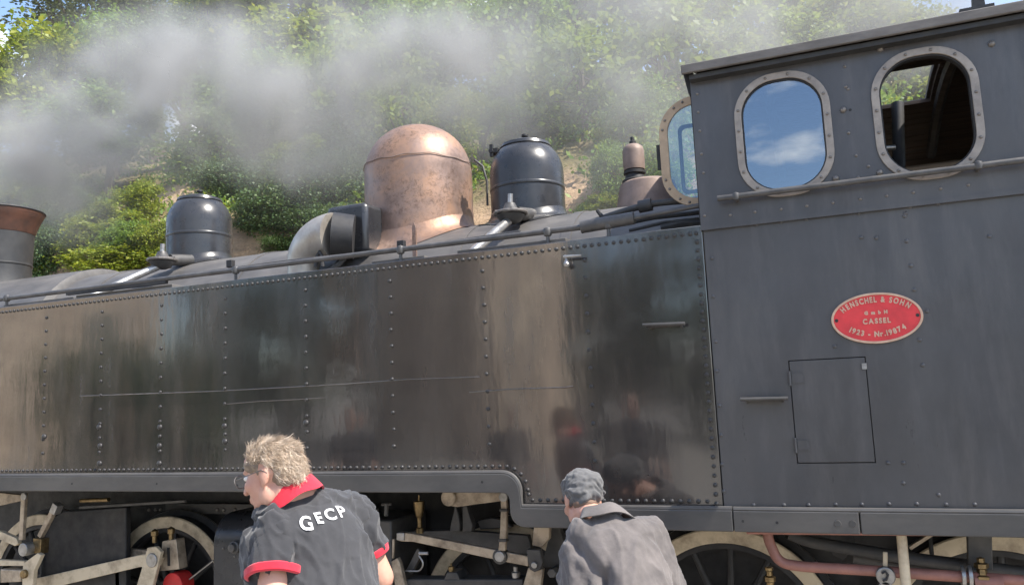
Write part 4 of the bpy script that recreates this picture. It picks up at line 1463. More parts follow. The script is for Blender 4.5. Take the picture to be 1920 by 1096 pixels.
# cylinder
cx0, cx1 = P(400, 1020, .22).x, P(610, 1020, .22).x
czt = P(440, 966, .22).z
cyo = []
for i in range(9):
    a = R_(180 - 90 * i / 8)
    cyo.append((.22 + .16 + .16 * math.cos(a), czt - .16 + .16 * math.sin(a)))
cyl_sec = cyo + [(0.75, czt), (0.75, 0.35), (0.22, 0.35)]
nsec = len(cyl_sec)
cb = Part().add([(cx0, a, b) for a, b in cyl_sec] + [(cx1, a, b) for a, b in cyl_sec], [tuple(range(nsec)), tuple(range(2 * nsec - 1, nsec - 1, -1))] + [(i, (i + 1) % nsec, nsec + (i + 1) % nsec, nsec + i) for i in range(nsec)])
cyl = cb.build('cylinder_block', 'dome_black', loco, True, .006)
pq = P(443, 1024, .21)
Part().lathe((pq.x, 0, pq.z), [(0.0005, .16), (0.022, .165), (0.026, .185), (0.034, .19), (0.034, .22)], 20, 'y').build('cylinder_plug', 'plate_grey', cyl)
for u, v_ in ((419, 1027), (472, 1026), (440, 1042)):
    pb = P(u, v_, .22)
    lput('bolt', BOLT, cyl, (pb.x, .22, pb.z), (0, 0, 0), (.5, .6, .5))

# --- motion, middle
motion('sand_box', 'plate_grey', lambda m_: m_.box((P(660, 990, .35).x, .35, .45), (P(734, 990, .35).x, .75, P(715, 975, .35).z)), 0, 0, .01)
motion('filler_pipe', 'plate_grey', lambda m_: m_.cyl(P(704, 985, .4), P(703, 953, .4), .022, n=16), 0, 0, 0)
motion('drain_tap', 'plate_grey', lambda m_: m_.cyl(P(724, 966, .36), P(725, 943, .36), .012, n=12).cyl(P(716, 945, .36), P(733, 944, .36), .008, n=8), 0, 0, 0)
pp = P(786, 952, .40)
oc_ = motion('oil_reservoir', 'brass', lambda m_: m_.lathe(pp, [(.012, -.075), (.012, -.05), (.018, -.045), (.022, -.03), (.028, .0), (.03, .03), (.03, .036), (.004, .038), (.004, .07)], 24), 0, 0, 0)
motion('oil_stem', 'brass', lambda m_: m_.lathe(pp, [(.02, -.13), (.02, -.105), (.012, -.1), (.012, -.075)], 16), 0, 0, 0)
motion('weigh_shaft', 'rod', lambda m_: disc(m_, 840, 933, 15, .26, .42), 0, 0)
motion('reversing_arm', 'rod', lambda m_: poly(m_, [(846, 918), (880, 918), (936, 922), (946, 926), (949, 932), (938, 939), (890, 945), (857, 950), (845, 948)], .28, .31), 0, 0)
motion('arm_pin', 'steel', lambda m_: disc(m_, 943, 931, 9, .255, .28), 0, 0)
motion('hanging_link', 'rod', lambda m_: poly(m_, [(938, 934), (949, 934), (950, 950), (949, 1000), (947, 1032), (934, 1032), (937, 1000), (939, 950)], .26, .285), 0, 0)
for v_ in (956, 1013):
    motion('link_collar', 'plate_grey', lambda m_: bar(m_, 936 + (956 - v_) * .04, v_, 951 + (956 - v_) * .04, v_, 5, .25, .29), 0, 0)
motion('lower_pin', 'steel', lambda m_: disc(m_, 936, 1043, 10, .25, .31), 0, 0)
motion('pin_washer', 'plate_grey', lambda m_: disc(m_, 936, 1043, 14, .27, .32), 0, 0)
motion('radius_rod', 'rod', lambda m_: poly(m_, [(744, 999), (752, 997), (775, 1000), (990, 1042), (990, 1061), (950, 1053), (775, 1015), (752, 1014), (744, 1012)], .29, .32), 0, 0)
motion('rod_fork', 'steel', lambda m_: poly(m_, [(743, 998), (757, 998), (757, 1013), (743, 1012)], .28, .33), 0, 0, .004)
for pts_ in ([(853, 944), (858, 960), (862, 982), (862, 996), (843, 996), (845, 980), (850, 962)], [(867, 946), (875, 946), (880, 966), (886, 984), (884, 996), (867, 996)]):
    motion('bracket_horn', 'plate_grey', lambda m_: poly(m_, pts_, .42, .47), 0, 0, .004)
motion('slide_bar', 'plate_grey', lambda m_: poly(m_, [(735, 996), (860, 993), (990, 1003), (1000, 1040), (860, 1022), (735, 1010)], .48, .52), 0, 0, .004)
motion('leaf_spring', 'plate_grey', lambda m_: poly(m_, [(895, 975), (920, 970), (946, 974), (960, 988), (900, 992)], .52, .56), 0, 0, .004)
motion('expansion_link', 'rod', lambda m_: poly(m_, [(1001, 982), (1030, 984), (1029, 1010), (1015, 1026), (997, 1022)], .30, .34), 0, 0, .005)
motion('link_lower', 'rod', lambda m_: poly(m_, [(990, 1063), (1017, 1066), (1008, 1140), (968, 1140)], .30, .34), 0, 0, .005)
lbk = motion('link_bracket', 'plate_grey', lambda m_: poly(m_, [(987, 1029), (1012, 1030), (1017, 1054), (1012, 1068), (1002, 1072), (993, 1067), (989, 1050)], .26, .295), 0, 0, .004)
motion('bracket_pin', 'steel', lambda m_: disc(m_, 1001, 1059, 6, .245, .26), 0, 0)
motion('link_carrier', 'plate_grey', lambda m_: poly(m_, [(1015, 1063), (1034, 985), (1048, 986), (1062, 1030), (1066, 1062)], .40, .45), 0, 0, .004)
motion('carrier_bolt', 'plate_grey', lambda m_: disc(m_, 1034, 1074, 9, .3, .4, 6), 0, 0)
motion('crank_lever', 'rod', lambda m_: poly(m_, [(733, 1052), (745, 1045), (750, 1056), (764, 1120), (744, 1120)], .31, .34), 0, 0)
motion('gear_post', 'rod', lambda m_: bar(m_, 737, 1010, 736, 1046, 4, .33, .345), 0, 0)
motion('tilted_link', 'plate_grey', lambda m_: bar(m_, 787, 1031, 766, 1072, 13, .38, .41), 0, 0)
motion('drain_lever', 'steel', lambda m_: m_.tube(arc_path([P(785, 1040, .36), P(795, 1055, .36), P(788, 1070, .36), P(720, 1068, .36)], .03), .005, 6), 0, 0, 0)
motion('tap_handle', 'steel', lambda m_: m_.cyl(P(786, 1036, .35), P(803, 1036, .35), .009, n=8), 0, 0, 0)
motion('crosshead_guide', 'plate_grey', lambda m_: poly(m_, [(760, 1085), (980, 1085), (980, 1130), (760, 1130)], .34, .44), 0, 0, .006)
motion('guide_boss', 'plate_grey', lambda m_: poly(m_, [(832, 1086), (838, 1072), (856, 1072), (862, 1086)], .34, .44), 0, 0, .004)
pp2 = P(846, 1068, .36)
motion('guide_oiler', 'brass', lambda m_: m_.lathe(pp2, [(.012, -.015), (.012, .0), (.016, .002), (.016, .018), (.005, .022), (.004, .035)], 14), 0, 0, 0)
pp3 = P(967, 1066, .36)
motion('rod_oiler', 'steel', lambda m_: m_.lathe(pp3, [(.02, -.04), (.022, -.015), (.012, -.01), (.012, .012), (.006, .016)], 14), 0, 0, 0)

# --- underside, right
motion('delivery_pipe', 'pipe_pink', lambda m_: m_.tube(arc_path([P(1438, 990, .12), P(1441, 1012, .12), P(1460, 1054, .12), P(1500, 1061, .12), P(1640, 1069, .12), P(1960, 1091, .12)], .09, 8), .0215, 16), 0, 0, 0)
motion('vertical_pipe', 'cream', lambda m_: m_.tube([P(1688, 990, .05), P(1691, 1010, .05), P(1700, 1110, .05)], .019, 16), 0, 0, 0)
fl = motion('pipe_flange', 'steel', lambda m_: disc(m_, 1661, 1080, 17, .07, .1), 0, 0)
motion('flange_hook', 'frame', lambda m_: m_.tube([P(1653, 1074, .06), P(1660, 1071, .06), P(1665, 1077, .06), P(1662, 1086, .06), P(1655, 1088, .06)], .005, 6), 0, 0, 0)
motion('flange_stem', 'cream', lambda m_: bar(m_, 1660, 1034, 1660, 1064, 8, .09, .1), 0, 0)
motion('flange_boss', 'steel', lambda m_: disc(m_, 1661, 1101, 12, .07, .1), 0, 0)
motion('injector_hose', 'hose', lambda m_: m_.tube(arc_path([P(1480, 1000, .3), P(1515, 1014, .3), P(1590, 1027, .3), P(1700, 1045, .3), P(1960, 1078, .3)], .1), .026, 14), 0, 0, 0)
motion('injector_hose', 'hose', lambda m_: m_.tube(arc_path([P(1600, 1042, .4), P(1700, 1062, .4), P(1820, 1076, .4)], .1), .03, 14), 0, 0, 0)
motion('brake_rod', 'rod', lambda m_: bar(m_, 1706, 1028, 1760, 993, 7, .3, .32), 0, 0)
motion('brake_hanger', 'frame', lambda m_: bar(m_, 1744, 1000, 1749, 1052, 7, .45, .48), 0, 0)
motion('step_plate', 'plate_grey', lambda m_: poly(m_, [(1814, 999), (1860, 1000), (1862, 1068), (1816, 1070)], .18, .22), 0, 0, .004)
motion('hose_coupling', 'steel', lambda m_: m_.cyl(P(1802, 1079, .12), P(1809, 1079.5, .12), .042, n=20).cyl(P(1815, 1080, .12), P(1822, 1080.5, .12), .042, n=20), 0, 0, 0)
pp4 = P(1842, 1078, .12)
motion('clack_valve', 'brass', lambda m_: m_.lathe(pp4, [(.035, -.05), (.035, .0), (.02, .005), (.018, .025), (.026, .03), (.026, .045), (.014, .05), (.014, .065), (.0005, .07)], 6), 0, 0, 0)
motion('clack_body', 'pipe_pink', lambda m_: m_.cyl(P(1826, 1090, .12), P(1880, 1092, .12), .034, n=16), 0, 0, 0)
motion('hanger_bracket', 'frame', lambda m_: poly(m_, [(1556, 998), (1600, 999), (1606, 1025), (1580, 1050), (1560, 1040)], .5, .54), 0, 0)
pp5 = P(1443, 1082, .45)
motion('axlebox_oiler', 'brass', lambda m_: m_.lathe(pp5, [(.03, -.08), (.03, -.05), (.018, -.045), (.018, -.02), (.026, -.015), (.026, .005), (.014, .01), (.014, .03), (.02, .034), (.02, .045), (.0005, .05)], 8), 0, 0, 0)

# ------------------------------------------------------------------ people


def skin_mat(name, c0, c1):
    m = Mat(name, c0, 0.5, spec=0.4)
    f_ = m.noise(14, 6, 0.6)
    m.color(m.ramp(f_, [(0.35, c0), (0.65, c1)]))
    m.bump(m.noise(160, 4, 0.6), 0.12, 0.003)
    return m.m


def cloth_mat(name, c0, c1, rough=0.85, weave=420, fade=5.0, sheen=0.25):
    m = Mat(name, c0, rough, spec=0.25)
    f_ = m.noise(fade, 7, 0.65)
    m.color(m.ramp(f_, [(0.35, c0), (0.68, c1)]))
    m.b.inputs['Sheen Weight'].default_value = sheen
    m.bump(m.noise(weave, 2, 0.5), 0.18, 0.003)
    m.bump(m.noise(28, 5, 0.6), 0.22, 0.012)
    return m.m


SKIN = skin_mat('skin', (0.56, 0.32, 0.235), (0.48, 0.25, 0.185))
POLO = cloth_mat('charcoal_polo', (0.030, 0.030, 0.033), (0.046, 0.046, 0.050))
RED = cloth_mat('red_rib_knit', (0.55, 0.022, 0.045), (0.48, 0.018, 0.035))
WHITE = cloth_mat('white_print', (0.66, 0.66, 0.66), (0.5, 0.5, 0.51), sheen=0.0)
JACKET = cloth_mat('faded_grey_cotton', (0.085, 0.076, 0.074), (0.165, 0.145, 0.138), fade=6.0)
CAP = cloth_mat('grey_cap_cotton', (0.075, 0.074, 0.076), (0.135, 0.132, 0.132), fade=9)
DARKC = cloth_mat('dark_cotton', (0.03, 0.03, 0.036), (0.05, 0.05, 0.055))
DENIM = cloth_mat('dark_trousers', (0.03, 0.035, 0.05), (0.05, 0.055, 0.075))
LEATHER = worn('shoe_leather', (0.03, 0.025, 0.02), (0.05, 0.04, 0.035), 20, 0.4, 0.6)
EYE = Mat('eye_white', (0.7, 0.68, 0.65), 0.2).m
IRIS = Mat('eye_dark', (0.03, 0.02, 0.015), 0.2).m
t = Mat('grey_blond_hair', (0.5, 0.4, 0.3), 0.5, spec=0.4)
g = t.node('ShaderNodeNewGeometry')
t.color(t.ramp(g.outputs['Random Per Island'], [(0.0, (0.20, 0.155, 0.115)), (0.3, (0.44, 0.325, 0.235)), (0.6, (0.63, 0.50, 0.375)), (1.0, (0.80, 0.69, 0.565))]))
HAIR = t.m
t = Mat('hair_underlayer', (0.23, 0.18, 0.13), 0.8)
t.color(t.ramp(t.noise(60, 4), [(0.3, (0.14, 0.105, 0.08)), (0.7, (0.32, 0.25, 0.18))]))
HAIRB = t.m
t = Mat('brown_stubble', (0.16, 0.10, 0.07), 0.8)
STUB = t.m
SPHERE = []
for i in range(1, 8):
    for j in range(14):
        th, ph = math.pi * i / 8, 2 * math.pi * j / 14
        SPHERE.append((math.sin(th) * math.cos(ph), math.sin(th) * math.sin(ph), math.cos(th)))
SPH_V = [(0, 0, 1)] + SPHERE + [(0, 0, -1)]
SPH_F = [(0, 1 + j, 1 + (j + 1) % 14) for j in range(14)]
SPH_F += [(1 + i * 14 + j, 1 + (i + 1) * 14 + j, 1 + (i + 1) * 14 + (j + 1) % 14, 1 + i * 14 + (j + 1) % 14) for i in range(6) for j in range(14)]
SPH_F += [(99, 1 + 6 * 14 + (j + 1) % 14, 1 + 6 * 14 + j) for j in range(14)]


def basis(f_, up=(0, 0, 1)):
    """columns right, forward, up"""
    f_ = Vector(f_).normalized()
    r_ = f_.cross(Vector(up)).normalized()
    return Matrix((r_, f_, r_.cross(f_))).transposed()


class Blob(MB):
    def ell(self, c, rad, B=None):
        B = B or Matrix.Identity(3)
        c = Vector(c)
        return self.add([c + B @ Vector((x * rad[0], y * rad[1], z * rad[2])) for x, y, z in SPH_V], SPH_F)

    def limb(self, p0, r0, p1, r1, n=7, sq=1.0):
        p0, p1 = Vector(p0), Vector(p1)
        for i in range(n + 1):
            k = i / n
            r = r0 + (r1 - r0) * k
            self.ell(p0.lerp(p1, k), (r, r, r))
        return self.tube([p0, p1], [r0, r1], 14)

    def loft(self, c0, B, secs, n=32, off=(0, 0)):
        """closed trunk through elliptical sections (drop along -up, half width, half depth)"""
        # densify with smooth interpolation
        ds = [q[0] for q in secs]
        fine = []
        m_ = 40
        for i in range(m_ + 1):
            d_ = ds[0] + (ds[-1] - ds[0]) * i / m_
            j = max(k for k in range(len(ds)) if ds[k] <= d_ + 1e-9)
            j = min(j, len(ds) - 2)
            t_ = (d_ - ds[j]) / (ds[j + 1] - ds[j])
            def cr(col):
                p0, p1, p2, p3 = (secs[max(0, j - 1)][col], secs[j][col], secs[j + 1][col], secs[min(len(ds) - 1, j + 2)][col])
                return p1 + .5 * t_ * (p2 - p0 + t_ * (2 * p0 - 5 * p1 + 4 * p2 - p3 + t_ * (3 * (p1 - p2) + p3 - p0)))
            fine.append((d_, cr(1), cr(2)))
        vs, fs = [], []
        for d_, w_, dp in fine:
            for j in range(n):
                a = 2 * math.pi * j / n
                ca, sa = math.cos(a), math.sin(a)
                vs.append(c0 + B @ Vector((math.copysign(abs(ca) ** .9, ca) * w_ + off[0], math.copysign(abs(sa) ** .9, sa) * dp + off[1], -d_)))
        for i in range(m_):
            for j in range(n):
                fs.append((i * n + j, i * n + (j + 1) % n, (i + 1) * n + (j + 1) % n, (i + 1) * n + j))
        fs.append(tuple(range(n - 1, -1, -1)))
        fs.append(tuple(range(m_ * n, (m_ + 1) * n)))
        return self.add(vs, fs)

    def skin(self, name, mat, voxel, smooth=6, disp=None, parent=None, cut=None):
        """fuse everything into one continuous surface"""
        me = bpy.data.meshes.new(name)
        me.from_pydata(self.v, [], self.f)
        o = bpy.data.objects.new(name, me)
        COL.objects.link(o)
        rm = o.modifiers.new('remesh', 'REMESH')
        rm.mode = 'VOXEL'
        rm.voxel_size = voxel
        if smooth:
            s_ = o.modifiers.new('smooth', 'SMOOTH')
            s_.factor = 0.5
            s_.iterations = smooth
        dg = bpy.context.evaluated_depsgraph_get()
        out = bpy.data.meshes.new_from_object(o.evaluated_get(dg))
        bpy.data.objects.remove(o)
        bpy.data.meshes.remove(me)
        out.name = name
        if disp is not None:
            nv = len(out.vertices)
            co = np.empty(nv * 3, np.float32)
            out.vertices.foreach_get('co', co)
            no = np.empty(nv * 3, np.float32)
            out.vertex_normals.foreach_get('vector', no)
            co, no = co.reshape(-1, 3), no.reshape(-1, 3)
            dv = np.array([disp(Vector(c_), Vector(n_)) for c_, n_ in zip(co, no)], np.float32)
            out.vertices.foreach_set('co', (co + no * dv[:, None]).astype(np.float32).ravel())
        if cut is not None:
            bm = bmesh.new()
            bm.from_mesh(out)
            for pc_, pn in cut:
                gm2 = bm.verts[:] + bm.edges[:] + bm.faces[:]
                bmesh.ops.bisect_plane(bm, geom=gm2, plane_co=pc_, plane_no=pn, clear_outer=True)
            bm.to_mesh(out)
            bm.free()
        out.materials.clear()
        out.materials.append(mat)
        out.polygons.foreach_set('use_smooth', [True] * len(out.polygons))
        out.update()
        ob = bpy.data.objects.new(name, out)
        COL.objects.link(ob)
        if parent is not None:
            ob.parent = parent
            ob.matrix_parent_inverse = Matrix.Translation(-Vector(parent.location))
        return ob


def worldpart(mb, name, mat, parent, smooth=True):
    o = mb.build(name, mat, parent, smooth)
    o.matrix_parent_inverse = Matrix.Translation(-Vector(parent.location))
    return o


def head_prims(b, c, B, k=1.0):
    c = Vector(c)

    def e(x, y, z, rx, ry, rz):
        b.ell(c + B @ Vector((x, y, z)) * k, (rx * k, ry * k, rz * k), B)
    e(0, -.012, .03, .074, .096, .088)
    e(0, .03, -.02, .065, .068, .085)
    e(0, .035, -.075, .052, .052, .042)
    e(0, .072, -.103, .022, .02, .018)
    e(0, .088, .028, .046, .014, .012)
    e(0, .062, .055, .055, .035, .04)
    for k2 in range(6):
        q = k2 / 5
        e(0, .094 + .022 * q, .015 - .05 * q, .009 + .005 * q, .011, .012)
    e(-.011, .104, -.036, .009, .011, .008)
    e(.011, .104, -.036, .009, .011, .008)
    e(0, .091, -.064, .023, .011, .007)
    e(0, .089, -.076, .020, .011, .008)
    for s_ in (-1, 1):
        e(s_ * .040, .066, -.022, .024, .024, .024)
        e(s_ * .074, -.012, -.008, .010, .019, .032)
        e(s_ * .077, -.020, -.002, .007, .014, .026)
        e(s_ * .073, -.004, -.032, .008, .010, .012)
        e(s_ * .052, .0, -.07, .018, .03, .035)


def hand(b, wrist, d, palm_n, k=1.0):
    """palm and five separate, slightly curled fingers"""
    d = Vector(d).normalized()
    pn = Vector(palm_n)
    pn = (pn - d * pn.dot(d)).normalized()
    s_ = d.cross(pn).normalized()
    w = Vector(wrist)
    Bm = Matrix((s_, d, pn)).transposed()
    b.ell(w + d * .045 * k, (.040 * k, .052 * k, .016 * k), Bm)
    for off, ln in ((-.030, .066), (-.010, .078), (.011, .073), (.031, .057)):
        p = w + d * .085 * k + s_ * off * k
        q = p + (d * .9 + pn * .25) * ln * .5 * k
        r_ = q + (d * .65 + pn * .75) * ln * .5 * k
        b.limb(p, .0092 * k, q, .0085 * k, 4)
        b.limb(q, .0085 * k, r_, .0075 * k, 4)
    p = w + d * .03 * k - s_ * .036 * k
    q = p + (d * .6 - s_ * .7 + pn * .3) * .04 * k
    b.limb(p, .012 * k, q, .0105 * k, 4)
    b.limb(q, .0105 * k, q + (d * .85 - s_ * .1 + pn * .4) * .032 * k, .009 * k, 4)


def legs(b, pelvis, B, spread, r_scale=1.0, feet=True):
    hips = []
    for s_ in (-1, 1):
        h = Vector(pelvis) + B @ Vector((s_ * .095, 0, -.05))
        foot = Vector((pelvis[0], pelvis[1], 0.09)) + Vector((B @ Vector((s_ * spread, .02 * s_, 0))).to_2d().to_3d())
        knee = h.lerp(foot, .5) + Vector((B @ Vector((0, .035, 0))).to_2d().to_3d())
        b.limb(h, .098 * r_scale, knee, .066 * r_scale, 8)
        b.limb(knee, .064 * r_scale, foot, .048 * r_scale, 8)
        hips.append((h, knee, foot))
    return hips


def fold(seed, amp, sx_, sy_, axis):
    """cloth folds: ridges stretched along an axis"""
    ax = Vector(axis).normalized()

    def f_(c_, n_):
        a = ax * c_.dot(ax)
        q = (c_ - a) * sx_ + a * sy_
        v1 = noise.noise(q + Vector((seed, 0, 0)))
        v2 = noise.noise(q * 2.3 + Vector((0, seed, 0)))
        rd = max(0.0, 1 - abs(v1) * 3.4) ** 1.5
        r2 = max(0.0, 1 - abs(v2) * 3.0) ** 1.5
        return amp * (0.9 * rd + 0.45 * r2 + 0.35 * v1 - 0.35)
    return f_


# ---- man in the charcoal polo shirt
N1 = P(553, 918, -1.37)
man1 = empty('person', (N1.x + .25, -1.45, 0.0))
tag(man1, 'grey-blond man in charcoal polo shirt with red collar and white GECP lettering, walking left', 'person')
Bb = basis((-.86, .46, 0.0))
sp1 = (Bb @ Vector((-.06, .36, .93))).normalized()          # spine direction, leaning forward
Bt = Matrix((Bb.col[0], (sp1.cross(Bb.col[0])).normalized(), sp1)).transposed()
Ls, Rs = P(520, 1010, -1.50), P(660, 968, -1.20)
pel = N1 - sp1 * .56
hc1 = P(512, 890, -1.44)
Bh = basis((-.95, -.10, -.22), (-.12, .1, 1))
Le, Lw = P(510, 1140, -1.58), P(462, 1215, -1.50)
Re = P(712, 1082, -1.14)
Rw = Re + Vector((-.17, .10, -.15))
body = Blob()
HK = .88
head_prims(body, hc1, Bh, HK)
body.limb(N1 - sp1 * .02, .066, hc1 + Bh @ Vector((0, -.02, -.06)), .052, 6)
body.loft(N1, Bt, [(0, .06, .055), (.05, .11, .065), (.13, .15, .085), (.25, .15, .09), (.38, .14, .095), (.5, .15, .1), (.60, .155, .1)], off=(0, .01))
body.limb(Ls, .046, Le, .046, 8)
body.limb(Le, .045, Lw, .030, 8)
body.limb(Rs, .048, Re, .047, 8)
body.limb(Re, .046, Rw, .031, 8)
hand(body, Lw, (Lw - Le), Bb @ Vector((.6, .3, 0)))
hand(body, Rw, (Rw - Re), Bb @ Vector((-.6, .3, 0)))
hp1 = legs(body, pel, Bb, .12, .88)
body.skin('body', SKIN, 0.0055, 5, None, man1)
# shirt
sh = Blob()
sh.loft(N1, Bt, [(.018, .072, .062), (.045, .108, .085), (.085, .155, .108), (.13, .190, .125), (.20, .198, .135), (.28, .193, .14), (.36, .187, .145), (.44, .186, .148), (.52, .19, .152), (.60, .195, .152), (.70, .2, .152)], off=(0, .012))
LsE = Ls.lerp(Le, .50)
RsE = Rs.lerp(Re, .60)
sh.limb(N1 - sp1 * .075 + Bt @ Vector((-.08, .0, 0)), .065, Ls, .074, 6)
sh.limb(N1 - sp1 * .075 + Bt @ Vector((.09, .0, 0)), .066, Rs, .074, 6)
fd1, fd2 = fold(3.3, .013, 11, 2.6, (sp1 + Vector((.25, .1, 0)))), fold(8.1, .015, 14, 4.0, (Le - Ls).normalized() + Vector((.5, .2, .1)))


def shirt_disp(c_, n_):
    wl_k = max(0.0, min(1.0, 1 - ((c_ - Ls.lerp(LsE, .6)).length - .06) / .12))
    q = Bt.transposed() @ (c_ - N1)
    groove = -.014 * math.exp(-((q.x + .125 + .10 * (q.z + .25)) / .014) ** 2) if q.z < -.06 else 0.0
    calm = 0.45 if (abs(q.x - .02) < .13 and -.26 < q.z < -.08) else 1.0
    return fd1(c_, n_) * (1 - wl_k) * calm + fd2(c_, n_) * wl_k * 1.25 + groove


dl, dr = (Le - Ls).normalized(), (Re - Rs).normalized()
shirt = sh.skin('polo_shirt', POLO, 0.0065, 4, shirt_disp, man1)


for a_, m_, e_, d_, r0_, r1_ in ((Ls, LsE, Le, dl, .075, .078), (Rs, RsE, Re, dr, .075, .069)):
    sv = Blob()
    sv.limb(a_ - d_ * .02, r0_ * .9, a_ + d_ * .03, r0_, 3)
    sv.limb(a_ + d_ * .03, r0_, m_ + d_ * .07, r1_, 8)
    sv.skin('sleeve', POLO, 0.0065, 4, lambda c_, n_: fd2(c_, n_) * .9, man1, [(m_, d_)])


def cuff(name, c_, d_, r0, r1, h, mat, parent, squash=1.0, n=40, thick=.006, wob=0.0):
    """knitted band: short double-walled ring"""
    c_, d_ = Vector(c_), Vector(d_).normalized()
    a = d_.orthogonal().normalized()
    b_ = d_.cross(a)
    mb = MB()
    prof = [(r0, 0), (r0 + .004, .004), (r1 + .004, h - .003), (r1, h), (r1 - thick, h), (r0 - thick, 0)]
    vs, fs = [], []
    for r_, hh in prof:
        for j in range(n):
            an = 2 * math.pi * j / n
            rr = r_ * (1 + wob * math.sin(3 * an + 1) + wob * .5 * math.sin(7 * an))
            vs.append(c_ + d_ * (hh + wob * .06 * math.sin(2 * an)) + a * math.cos(an) * rr + b_ * math.sin(an) * rr * squash)
    k = len(prof)
    for i in range(k):
        for j in range(n):
            fs.append((i * n + j, i * n + (j + 1) % n, ((i + 1) % k) * n + (j + 1) % n, ((i + 1) % k) * n + j))
    mb.add(vs, fs)
    return worldpart(mb, name, mat, parent)


cuff('sleeve_cuff', LsE - dl * .012, dl, .079, .077, .026, RED, man1, wob=.03)
cuff('sleeve_cuff', RsE - dr * .012, dr, .071, .067, .024, RED, man1, wob=.03)
# collar, open at the throat
co_, fo_ = [], []
nC = 36
up1 = (right * -.50 - down * .84 + fwd * .18).normalized()
ca_ = (right * .85 - down * .53)
ca_ = (ca_ - up1 * ca_.dot(up1)).normalized()
cb_ = up1.cross(ca_).normalized()
NC = P(546, 925, -1.40)
for lay, (r_, hgt) in enumerate(((.066, .018), (.070, .025), (.077, .023), (.092, -.018), (.095, -.027), (.086, -.026))):
    for j in range(nC + 1):
        an = R_(118 + (422 - 118) * j / nC)
        op = math.sin(an) < -.6
        rr = r_ * (1.0 + .03 * math.sin(4 * an + lay))
        co_.append(NC + ca_ * math.cos(an) * rr * 1.06 + cb_ * (math.sin(an) * rr * 1.05 - .004) + up1 * (hgt - .010 * max(0, math.sin(an)) + .004 * math.sin(5 * an)))
for i in range(5):
    for j in range(nC):
        fo_.append((i * (nC + 1) + j, i * (nC + 1) + j + 1, (i + 1) * (nC + 1) + j + 1, (i + 1) * (nC + 1) + j))
cl1 = worldpart(MB().add(co_, fo_), 'collar', RED, man1)
# trousers, shoes
tr1 = Blob()
for d_ in (.60, .66):
    tr1.ell(N1 - sp1 * d_, (.175, .13, .08), Bt)
hp = legs(tr1, pel, Bb, .12, 1.12)
tr1.skin('trousers', DENIM, 0.012, 4, fold(5, .008, 9, 4, (0, 0, 1)), man1)


def shoes(hps, B, parent):
    for h, k_, f_ in hps:
        b = Blob()
        fw_ = B @ Vector((0, 1, 0))
        b.ell(Vector((f_.x, f_.y, .045)), (.045, .055, .045), B).ell(Vector((f_.x, f_.y, .038)) + fw_ * .09, (.045, .10, .036), B)
        b.ell(Vector((f_.x, f_.y, .012)) + fw_ * .06, (.047, .14, .012), B)
        b.skin('shoe', LEATHER, 0.007, 3, None, parent)


shoes(hp1, Bb, man1)
# lettering on the back, laid onto the cloth
bvh = BVHTree.FromObject(shirt, bpy.context.evaluated_depsgraph_get()) if False else None
bm = bmesh.new()
bm.from_mesh(shirt.data)
bvh = BVHTree.FromBMesh(bm)
bm.free()
tx = Bt.col[0]
td = Bt.col[1]
for chr_, u, v_, sz, roll in (('G', 574, 980, .066, -.10), ('E', 598, 970, .052, -.03), ('C', 618, 964, .052, .02), ('P', 640, 958, .056, .06)):
    ray = (P(u, v_, 0) - CAM).normalized()
    loc, nrm_, ix, dist_ = bvh.ray_cast(CAM, ray)
    if loc is None:
        continue
    gv, gf, gw = glyphs(chr_, sz, .0014, 0.0)[0]
    bm = bmesh.new()
    bvs = [bm.verts.new((q.x * {'G': .82, 'E': .9, 'C': 1.05, 'P': 1.4}[chr_], q.y - sz * .34, 0)) for q in gv]
    for f_ in gf:
        try:
            bm.faces.new([bvs[i] for i in f_])
        except ValueError:
            pass
    bmesh.ops.triangulate(bm, faces=bm.faces[:])
    for _ in range(3):
        le = [e for e in bm.edges if e.calc_length() > .008]
        if le:
            bmesh.ops.subdivide_edges(bm, edges=le, cuts=1, use_grid_fill=False)
            bmesh.ops.triangulate(bm, faces=bm.faces[:])
    cr, sr = math.cos(roll), math.sin(roll)
    for q in bm.verts:
        x_, y_ = q.co.x * cr - q.co.y * sr, q.co.x * sr + q.co.y * cr
        base = loc + tx * x_ + sp1 * y_
        h = bvh.ray_cast(base - td * .25, td)
        q.co = (h[0] - td * .004) if h[0] is not None else base - td * .004
    mb = MB()
    bm.verts.index_update()
    mb.add([q.co[:] for q in bm.verts], [[w_.index for w_ in f_.verts] for f_ in bm.faces])
    bm.free()
    worldpart(mb, 'letter', WHITE, man1)
# eyes and glasses
for s_ in (-1, 1):
    e_ = Blob().ell(hc1 + Bh @ Vector((s_ * .032, .083, .008)) * HK, (.011, .011, .009), Bh)
    worldpart(e_, 'eye', EYE, man1)
gs = MB()
for s_ in (-1, 1):
    cc = hc1 + Bh @ Vector((s_ * .034, .112, .002)) * HK
    gs.tube([cc + Bh @ Vector((.027 * math.cos(a), 0, .019 * math.sin(a))) for a in [2 * math.pi * i / 24 for i in range(25)]], .0016, 6, False)
    gs.tube([hc1 + Bh @ Vector((s_ * .060, .108, .008)) * HK, hc1 + Bh @ Vector((s_ * .078, .05, .010)) * HK, hc1 + Bh @ Vector((s_ * .083, -.01, .014)) * HK, hc1 + Bh @ Vector((s_ * .080, -.03, .0)) * HK], .0016, 6)
gs.tube([hc1 + Bh @ Vector((-.008, .113, .006)) * HK, hc1 + Bh @ Vector((0, .117, .009)) * HK, hc1 + Bh @ Vector((.008, .113, .006)) * HK], .0016, 6)
worldpart(gs, 'glasses', 'bolt', man1)


